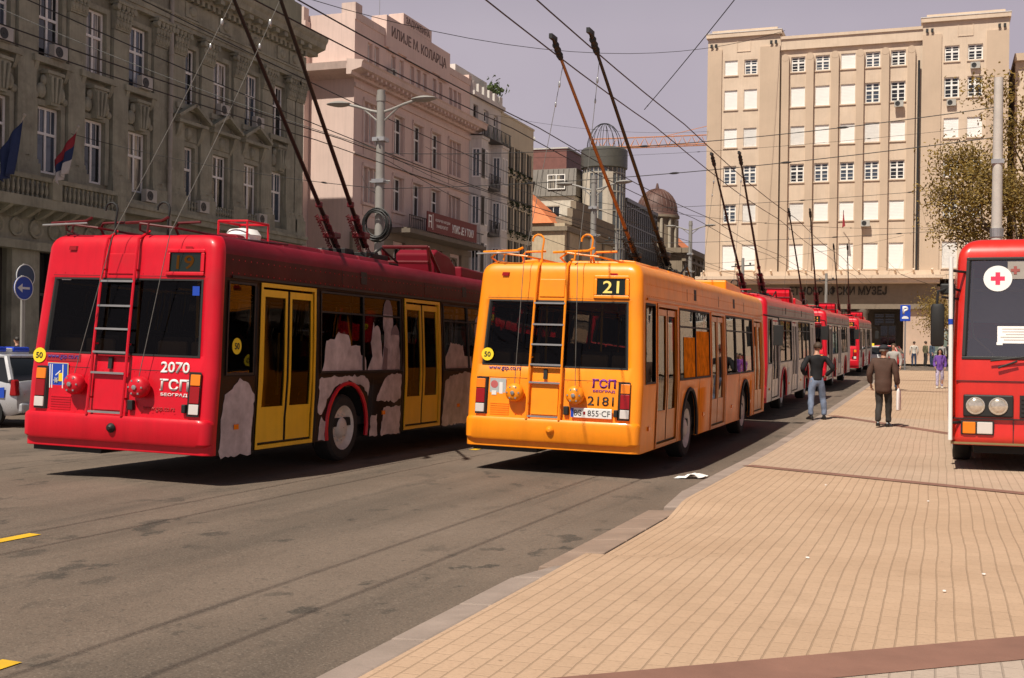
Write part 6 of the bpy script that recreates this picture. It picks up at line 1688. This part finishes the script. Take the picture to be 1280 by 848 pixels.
def person(label, loc, rz, H=1.75, top=None, bottom=None, pose=None, hair=HAIR_B, cap=None, coat=.0, girl=False, group=None, long_hair=False, shoes=SHOE, stance=.11):
    """facing local +Y; +X is the person's right side (seen from behind)"""
    t = thing('person', label, 'person', loc, rz, group)
    k = H/1.75; V = lambda x, y, z: Vector((x*k, y*k, z*k))
    sw = .18 if girl else .205
    J = dict(pel=(0,0,.93), wai=(0,.01,1.08), che=(0,.0,1.30), ncb=(0,-.01,1.45), nck=(0,.0,1.53), hdl=(0,.02,1.585), hdm=(0,.012,1.655), hdt=(0,-.002,1.71),
             shR=(sw,-.01,1.41), elR=(sw+.06,-.03,1.12), wrR=(sw+.06,.06,.88), shL=(-sw,-.01,1.41), elL=(-sw-.06,-.03,1.12), wrL=(-sw-.06,.06,.88),
             hiR=(.095,0,.90), knR=(stance,.02,.49), anR=(stance,-.02,.085), hiL=(-.095,0,.90), knL=(-stance,.02,.49), anL=(-stance,-.02,.085))
    J.update(pose or {})
    J = {a: V(*b) for a, b in J.items()}
    r_ = lambda a, b=None: (a*k, (b if b else a)*k)
    ch = [[(J['pel'], r_(.12,.09)), (J['wai'], r_(.11,.08)), (J['che'], r_(.13,.09)), (J['ncb'], r_(.07,.06)), (J['nck'], r_(.052)), (J['hdl'], r_(.062,.075)), (J['hdm'], r_(.074,.092)), (J['hdt'], r_(.058,.072))]]
    for s in 'RL':
        ch.append([(J['che'], r_(.13,.09)), (J['sh'+s], r_(.055)), (J['el'+s], r_(.04)), (J['wr'+s], r_(.027,.022))])
        d = (J['wr'+s]-J['el'+s]).normalized(); sd = Vector((0,1,0)) if abs(d.y) < .8 else Vector((0,0,1)); sd = (sd-d*sd.dot(d)).normalized(); pn = d.cross(sd)
        if pn.x*(1 if s == 'R' else -1) > 0: pn = -pn
        pm = J['wr'+s]+d*.05*k; ch.append([(J['wr'+s], r_(.027,.022)), (pm, r_(.036,.018))])
        for f, (o, L_) in enumerate(((-.03,.066),(-.01,.078),(.01,.074),(.03,.058))):
            b0 = J['wr'+s]+d*.088*k+sd*o*k; b1 = b0+(d*.8+pn*.35)*L_*.5*k; b2 = b1+(d*.5+pn*.8)*L_*.5*k
            ch.append([(pm, r_(.036,.018)), (b0, r_(.011)), (b1, r_(.0095)), (b2, r_(.008))])
        tb = J['wr'+s]+d*.04*k+sd*.045*k; ch.append([(pm, r_(.036,.018)), (tb, r_(.013)), (tb+(d*.6+sd*.3+pn*.4)*.05*k, r_(.01))])
        ch.append([(J['pel'], r_(.12,.09)), (J['hi'+s], r_(.085)), (J['kn'+s], r_(.055)), (J['an'+s], r_(.04))])
    nose = J['hdm']+V(0,.098,-.028)
    ch.append([(J['hdm'], r_(.074,.092)), (nose, r_(.014))])
    body = skinned('body', ch, SKIN, t)
    # face: eyes, mouth, ears
    e = MB()
    for sx in (-1,1): e.sphere(tuple(J['hdm']+V(sx*.031,.085,-.008)), (.012*k,.008*k,.008*k), 8, 6)
    e.build('eyes', EYE, t, smooth=True)
    MB().sphere(tuple(J['hdl']+V(0,.082,.008)), (.024*k,.008*k,.007*k), 8, 5).build('mouth', mat('lips', (.32,.1,.08), .5) if 'lips' not in bpy.data.materials else bpy.data.materials['lips'], t, smooth=True)
    ea = MB()
    for sx in (-1,1): ea.sphere(tuple(J['hdm']+V(sx*.078,-.008,-.02)), (.012*k,.022*k,.032*k), 8, 6)
    ea.build('ears', SKIN, t, smooth=True)
    # hair or cap over the skull
    hb = MB(); c = J['hdm']+V(0,-.018,.012); nu, nv = 18, 9; rg = []
    for j in range(nv+1):
        th = math.pi*.5*j/nv*1.28; ring = []
        for i in range(nu):
            a = 2*math.pi*i/nu; fr_ = math.sin(a); lim = th if fr_ < .2 else th*(1-.42*(fr_-.2)/.8)
            ring.append(c+V(.086*math.sin(lim)*math.cos(a), .104*math.sin(lim)*math.sin(a), .088*math.cos(lim)+.006*math.sin(7*a+j)))
        rg.append(ring)
    hb.loft(rg, cap=False); hb.build('hair', hair, t, smooth=True, solid=.012*k)
    if long_hair:
        lh = MB(); rg = []
        for j in range(8):
            f = j/7; rg.append([J['hdm']+V(.105*(1+.25*f)*math.cos(R(200+140*i/10)), .1*math.sin(R(200+140*i/10))-.01+.03*f*0, .03-.34*f) for i in range(11)])
        m_ = MB(); n = 11
        m_.v = [tuple(p) for q in rg for p in q]
        for j in range(7):
            for i in range(10): a = j*n+i; m_.f.append((a,a+1,a+n+1,a+n)); m_.m.append(0)
        m_.build('long_hair', hair, t, smooth=True, solid=.03*k)
    if cap:
        cm = MB(); c2 = J['hdm']+V(0,-.008,.045); rg = []
        for j in range(7):
            th = math.pi*.5*j/6; rg.append([c2+V(.105*math.sin(th)*math.cos(2*math.pi*i/18), .125*math.sin(th)*math.sin(2*math.pi*i/18), .066*math.cos(th)) for i in range(18)])
        rg.append([p+V(0,0,-.03) for p in rg[-1]]); cm.loft(rg, cap=False)
        cm.prism([( (c2.x+.09*k*math.cos(R(a))), c2.y+.1*k+.08*k*math.sin(R(a))) for a in range(0,181,20)], c2.z-.025*k, c2.z-.012*k, 'xy')
        cm.build('cap', cap, t, smooth=True, solid=.006*k)
    # clothes
    tc = [[(J['pel']+V(0,0,-.07), r_(.165,.135)), (J['pel']+V(0,0,.0), r_(.155+coat*.05,.12+coat*.06)), (J['wai'], r_(.145+coat*.04,.11+coat*.05)), (J['che'], r_(.165+coat*.03,.12+coat*.03)), (J['ncb'], r_(.09,.08)), (J['ncb']+V(0,0,.035), r_(.07,.068))]]
    if coat:
        tc[0][0] = (J['pel']+V(0,-.01,-.1), r_(.185,.16)); tc[0].insert(0, (J['pel']+V(0,-.01,-.1-.14*coat), r_(.195,.165)))
    for s in 'RL':
        d = (J['wr'+s]-J['el'+s])
        tc.append([(J['che'], r_(.165+coat*.03,.12+coat*.03)), (J['sh'+s], r_(.078+coat*.012)), (J['el'+s], r_(.06+coat*.012)), (J['el'+s]+d*.92, r_(.044+coat*.012))])
    skinned('jacket' if coat else 'shirt', tc, top, t, fold=.013)
    bc = [[(J['pel']+V(0,.0,.12), r_(.13,.1)), (J['pel']+V(0,0,.04), r_(.148,.115)), (J['pel'], r_(.15,.118))]]
    for s in 'RL':
        bc.append([(J['pel'], r_(.15,.118)), (J['hi'+s]+V(0,0,-.05), r_(.105)), (J['kn'+s], r_(.078)), (J['an'+s]+V(0,0,.16), r_(.068)), (J['an'+s]+V(0,0,.0), r_(.072,.066))])
    skinned('trousers', bc, bottom, t, fold=.011)
    for s in 'RL':
        a = J['an'+s]; dx = .25 if s == 'R' else -.25
        sh = []
        for f, w, h, zz in ((-.085,.028,.05,.01),(-.065,.042,.09,0),(.0,.042,.1,0),(.07,.048,.07,0),(.13,.05,.05,0),(.175,.036,.035,.004)):
            cx, cy = a.x+f*k*math.sin(R(8 if s == 'R' else -8)), a.y+f*k
            z0 = a.z-.085*k+zz
            sh.append([(cx-w*k,cy,z0),(cx+w*k,cy,z0),(cx+w*k*.95,cy,z0+h*.6*k),(cx+w*.5*k,cy,z0+h*k),(cx-w*.5*k,cy,z0+h*k),(cx-w*k*.95,cy,z0+h*.6*k)])
        MB().loft(sh).build('shoe', shoes, t, smooth=True, bevel=.006)
    return t
DENIM = cloth('faded_denim', (.16,.2,.29), .35); BLACKC = cloth('black_knit', (.008,.008,.01)); BROWN = cloth('brown_wool', (.075,.038,.026)); CHAR = cloth('charcoal_wool', (.028,.024,.022))
PURP = cloth('purple_fleece', (.13,.05,.28)); LILAC = cloth('patterned_leggings', (.38,.33,.45), .5); GREYC = cloth('grey_cotton', (.35,.33,.31)); NAVY = cloth('navy_cotton', (.03,.045,.09)); OLIVE = cloth('olive_cotton', (.12,.11,.06)); OFFW = cloth('off_white_cotton', (.55,.5,.44)); REDC = cloth('red_cotton', (.4,.03,.06)); TEAL = cloth('slate_cotton', (.06,.09,.13))
zp = lambda x, y: pave_h(x, y)+.01
# man standing at the kerb with his hands on his hips
person('man in black sweater and faded jeans with his hands on his hips at the kerb', (-2.72, 28.9, zp(-2.72, 28.9)), R(22), 1.80, BLACKC, DENIM,
       dict(elR=(.35,-.12,1.16), wrR=(.215,.05,.99), elL=(-.37,-.10,1.15), wrL=(-.225,.06,.99), anR=(.20,.05,.085), knR=(.17,.06,.49), anL=(-.14,-.06,.085), knL=(-.12,.0,.49), hdl=(.02,.03,1.585), hdm=(.025,.025,1.655), hdt=(.025,.01,1.71)))
w = person('elderly man in brown coat and dark flat cap walking away across the paving', (-1.15, 27.2, zp(-1.15, 27.2)), R(-8), 1.76, BROWN, CHAR,
       dict(elR=(.28,-.05,1.13), wrR=(.30,.03,.87), elL=(-.29,-.06,1.13), wrL=(-.27,.05,.9), knR=(.10,.10,.49), anR=(.09,.14,.085), knL=(-.08,.02,.47), anL=(-.07,-.16,.11)), cap=cloth('dark_cap', (.02,.02,.025)), coat=1.0, hair=mat('grey_hair', (.3,.28,.26), .7))
c_, s_ = math.cos(R(-8)), math.sin(R(-8))
o = MB(); cx, cy = .315, .06
o.loft([[(cx+a*.035*q, cy+b*.13*q, z) for a, b in ((-1,-.8),(-.4,-1),(.4,-1),(1,-.8),(1,.8),(.4,1),(-.4,1),(-1,.8))] for z, q in ((.36,.8),(.38,1),(.6,1.02),(.78,.85),(.84,.35),(.87,.2))])
bag = o.build('plastic_bag', mat('white_plastic_bag', (.72,.68,.66), .35, var=.06), smooth=True); bag.location = w.location; bag.rotation_euler = w.rotation_euler
tag(bag, 'slim white plastic bag hanging from the right hand of the man in brown', 'bag')
person('girl in purple jacket and patterned leggings walking toward the viewer', (.0, 48.8, zp(0, 48.8)), R(180), 1.50, PURP, LILAC,
       dict(wrR=(.2,.14,.93), wrL=(-.22,.1,.9), anR=(.1,.12,.085), knR=(.1,.1,.48), anL=(-.09,-.1,.09)), hair=HAIR_D, coat=.3, girl=True, long_hair=True, shoes=OFFW)
y = 90
for dx, lab, tp, bt, rz, hh in ((-1.75, 'far man in off white shirt and dark trousers seen from behind', OFFW, NAVY, 10, 1.78), (-.98, 'far person in olive jacket standing between off white and slate shirts', OLIVE, CHAR, -60, 1.8), (-.55, 'far person in slate blue top beside the olive jacket', TEAL, NAVY, 120, 1.82), (.55, 'far person in dark clothes behind the purple girl', CHAR, CHAR, 30, 1.75), (1.2, 'far person in red top at the right of the far group', REDC, NAVY, 80, 1.72), (.15, 'far person in grey top just left of the green board', GREYC, CHAR, 200, 1.7)):
    yy = y+rnd.uniform(-1.5,1.5); person(lab, (dx, yy, g(yy)), R(rz), hh, tp, bt, group='people standing far off near the museum')
person('pedestrian in grey hidden mostly behind the man in the brown coat', (-1.6, 46.0, zp(-1.6, 46)), R(170), 1.7, GREYC, NAVY)
person('dark clothed pedestrian on the far pavement behind the police car', (-27.6, 30.6, g(30.6)+.14), R(100), 1.74, CHAR, NAVY, hair=HAIR_D)
person('pedestrian in navy between police car and red trolleybus at the far pavement', (-27.4, 33.6, g(33.6)+.14), R(-70), 1.75, NAVY, CHAR, hair=HAIR_D)

# ------------------------------------------------------------------ cars
SILV = mat('silver_car_paint', (.5,.5,.52), .3, metal=.35, var=.03, coat=.6); WHITECAR = mat('white_car_paint', (.72,.72,.72), .3, var=.03, coat=.6); REDCAR = mat('red_car_paint', (.5,.02,.02), .3, var=.03, coat=.6)
CGLASS = mat('car_glass', (.012,.013,.014), .05, var=0, spec=.7); ALLOY = mat('alloy_rim', (.5,.49,.48), .35, metal=.6, var=.1)
def car(label, loc, rz, paint, L=3.95, Wd=1.68, H=1.5, police=False, taxi=False):
    """rear bumper at local y = 0, nose toward +Y"""
    t = thing('parked_car', label, 'car', loc, rz, 'cars in the street'); W = Wd/2
    st = [(0.0,.80,.42,.80),(.05,.90,.30,.95),(.25,.97,.24,1.0),(.8,1,.22,1.0),(2.0,1,.22,.97),(2.9,1,.22,.93),(3.4,.97,.24,.86),(3.75,.88,.27,.76),(3.92,.72,.34,.66)]
    rg = []
    for y, wf, zb, zt in st:
        y *= L/3.95; w = W*wf; zm = (zb+zt)/2
        rg.append([(-w*.9,y,zb),(w*.9,y,zb),(w,y,zb+.12),(w*1.01,y,zm),(w*.975,y,zt-.1),(w*.9,y,zt),(w*.5,y,zt+.02),(-w*.5,y,zt+.02),(-w*.9,y,zt),(-w*.975,y,zt-.1),(-w*1.01,y,zm),(-w,y,zb+.12)])
    MB().loft(rg).build('body', paint, t, smooth=True)
    gh = [(.10,.88,.98,.99),(.22,.86,.98,1.25),(.42,.82,.97,H-.05),(.7,.80,.96,H-.01),(1.5,.80,.96,H),(2.1,.79,.95,H-.04),(2.5,.80,.95,1.2),(2.95,.84,.93,.94)]
    rg = []
    for y, wf, zb, zt in gh:
        y *= L/3.95; wb = W*.93; wt = W*(.93-.2*(zt-zb)/.55)
        rg.append([(-wb,y,zb-.05),(wb,y,zb-.05),(wt,y,zt-.03),(wt*.9,y,zt),(-wt*.9,y,zt),(-wt,y,zt-.03)])
    MB().loft(rg).build('windows', CGLASS, t, smooth=True)
    pl = MB(); f = L/3.95
    rg2 = [[(-W*.72*q,y*f,z),(W*.72*q,y*f,z),(W*.70*q,y*f,z+.035),(-W*.70*q,y*f,z+.035)] for y, z, q in ((.40,H-.06,1.02),(.7,H-.02,1.02),(1.5,H-.008,1.02),(2.12,H-.05,1.02))]
    pl.loft(rg2)
    for sx in (-1,1):
        wb, wt = W*.945, W*.75
        pl.tube([(sx*wb,.18*f,.98),(sx*wt,.45*f,H-.05)], .06, 6); pl.tube([(sx*wb,1.5*f,.96),(sx*wt*.995,1.45*f,H-.02)], .035, 6); pl.tube([(sx*wb*.98,2.95*f,.94),(sx*wt,2.12*f,H-.05)], .04, 6); pl.tube([(sx*wt,.45*f,H-.04),(sx*wt*1.0,1.4*f,H-.02),(sx*wt,2.12*f,H-.05)], .03, 6)
    pl.build('roof', paint, t, smooth=True)
    for y in (.68*f, 3.15*f):
        for sx in (-1,1):
            MB().lathe([(.33,-.02),(.33,.02)], Matrix.Translation((sx*W*.985,y,.30)) @ Matrix.Rotation(R(90),4,'Y'), 20).build('wheel_arch', UNDER, t)
            wheel(t, sx*(W-.075), y, .30, .19, sx, ALLOY)
    for sx in (-1,1):
        MB().prism([(.02,.66),(.2,.66),(.16,1.0),(.06,1.0)], sx*W*.80, sx*W*.985, 'yz').build('tail_light', REDL, t, bevel=.03)
        MB().sphere((sx*W*.7,3.80*f,.64),(.17,.1,.08),10,6).build('headlight', LAMPG, t, smooth=True)
        MB().sphere((sx*W*1.08,2.62*f,.98),(.09,.06,.07),8,6).build('mirror', paint, t, smooth=True)
        MB().box(sx*W*1.0-.012,sx*W*1.0+.012,1.15*f,1.27*f,.80,.825).build('handle', BLACK, t)
    MB().box(-W*.85,W*.85,-.04,.15,.30,.52).build('bumper', paint, t, bevel=.05); MB().box(-.26,.26,-.055,-.035,.56,.67).build('licence_plate', WHITE, t)
    if police:
        s = MB()
        for sx in (-1,1): s.prism([(.30,.62),(2.72,.58),(2.72,.78),(.9,.80),(.30,.84)], sx*W*1.012-.006, sx*W*1.012+.006, 'yz')
        s.build('blue_stripe', BLUE, t)
        b = MB().box(-.6,.6,.95,1.2,H+.01,H+.06).build('light_bar', WHITE, t, bevel=.02)
        MB().box(-.6,-.1,.93,1.22,H+.06,H+.17).box(.1,.6,.93,1.22,H+.06,H+.17).build('beacon', mat('beacon_blue', (.02,.06,.5), .15), b, bevel=.03)
        MB().box(-.1,.1,.95,1.2,H+.06,H+.14).build('siren', WHITE, b, bevel=.02)
    if taxi: MB().box(-.25,.25,1.3,1.45,H+.01,H+.18).build('roof_sign', STICK, t, bevel=.03)
    return t
car('silver police car with blue stripe and roof beacons beside the red trolleybus', (-18.1, 20.9, .02), R(90), SILV, police=True, H=1.52)
car('white taxi with yellow roof sign seen beyond the man in brown', (-3.9, 78, g(79)), R(12), WHITECAR, H=1.5, taxi=True)
car('red car parked behind the parking sign post', (-2.3, 84, g(84)), R(80), REDCAR)
t = thing('notice_board', 'green and grey notice board on legs by the museum wall', 'notice board', (.35, 94, g(94)))
MB().box(-.95,.95,-.04,.04,.5,2.7).build('panel', mat('board_green_grey', (.14,.18,.15), .6, var=.2), t); MB().box(-1.0,1.0,-.07,-.04,2.62,2.72).box(-1.0,-.92,-.07,.05,0,2.7).box(.92,1.0,-.07,.05,0,2.7).build('frame', STEEL, t)
MB().box(-.8,.1,-.046,-.04,1.9,2.5).box(-.8,.8,-.046,-.04,1.0,1.1).box(-.8,.8,-.046,-.04,.75,.85).build('posters', mat('faded_posters', (.3,.32,.28), .7), t)

# ------------------------------------------------------------------ light, sky, camera
SUN_TO = Vector((-.17, -.65, 1.0)).normalized()
sd = bpy.data.lights.new('sun', 'SUN'); sd.energy = 5.0; sd.angle = R(.5); sd.color = (1, .925, .80)
so = bpy.data.objects.new('sun', sd); COL.objects.link(so); so.rotation_euler = SUN_TO.to_track_quat('Z', 'Y').to_euler()
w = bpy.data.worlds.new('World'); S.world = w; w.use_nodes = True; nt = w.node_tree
for n in list(nt.nodes): nt.nodes.remove(n)
out = N(nt, 'ShaderNodeOutputWorld'); bg = N(nt, 'ShaderNodeBackground')
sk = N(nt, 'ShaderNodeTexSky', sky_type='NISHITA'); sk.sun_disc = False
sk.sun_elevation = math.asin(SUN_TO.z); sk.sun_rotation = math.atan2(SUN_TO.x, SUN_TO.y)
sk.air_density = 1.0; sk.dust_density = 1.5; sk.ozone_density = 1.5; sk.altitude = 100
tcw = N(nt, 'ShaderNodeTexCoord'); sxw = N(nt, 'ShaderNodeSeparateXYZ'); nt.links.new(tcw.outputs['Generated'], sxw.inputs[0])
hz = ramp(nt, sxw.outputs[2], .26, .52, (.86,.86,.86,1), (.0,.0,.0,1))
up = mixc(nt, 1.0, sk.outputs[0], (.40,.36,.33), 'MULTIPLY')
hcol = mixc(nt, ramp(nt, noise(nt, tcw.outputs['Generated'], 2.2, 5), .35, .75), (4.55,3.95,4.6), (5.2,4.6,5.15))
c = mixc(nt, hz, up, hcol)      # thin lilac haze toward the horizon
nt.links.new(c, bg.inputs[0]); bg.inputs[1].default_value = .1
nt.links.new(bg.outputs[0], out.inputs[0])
cd = bpy.data.cameras.new('camera'); cam = bpy.data.objects.new('camera', cd); COL.objects.link(cam)
cd.sensor_width = 36; cd.lens = 1500/1280*36; cd.clip_end = 3000; cd.clip_start = .1; cd.shift_y = 19/1280
cam.matrix_world = Matrix.Translation((0,0,1.7)) @ Matrix.Rotation(math.atan2(535,1500),4,'Z') @ Matrix.Rotation(R(90),4,'X') @ Matrix.Rotation(R(.8),4,'Z')
S.camera = cam
S.view_settings.view_transform = 'Standard'; S.view_settings.look = 'None'; S.view_settings.exposure = .15; S.view_settings.gamma = 1
S.cycles.max_bounces = 6; S.cycles.transparent_max_bounces = 12; S.cycles.use_denoising = True
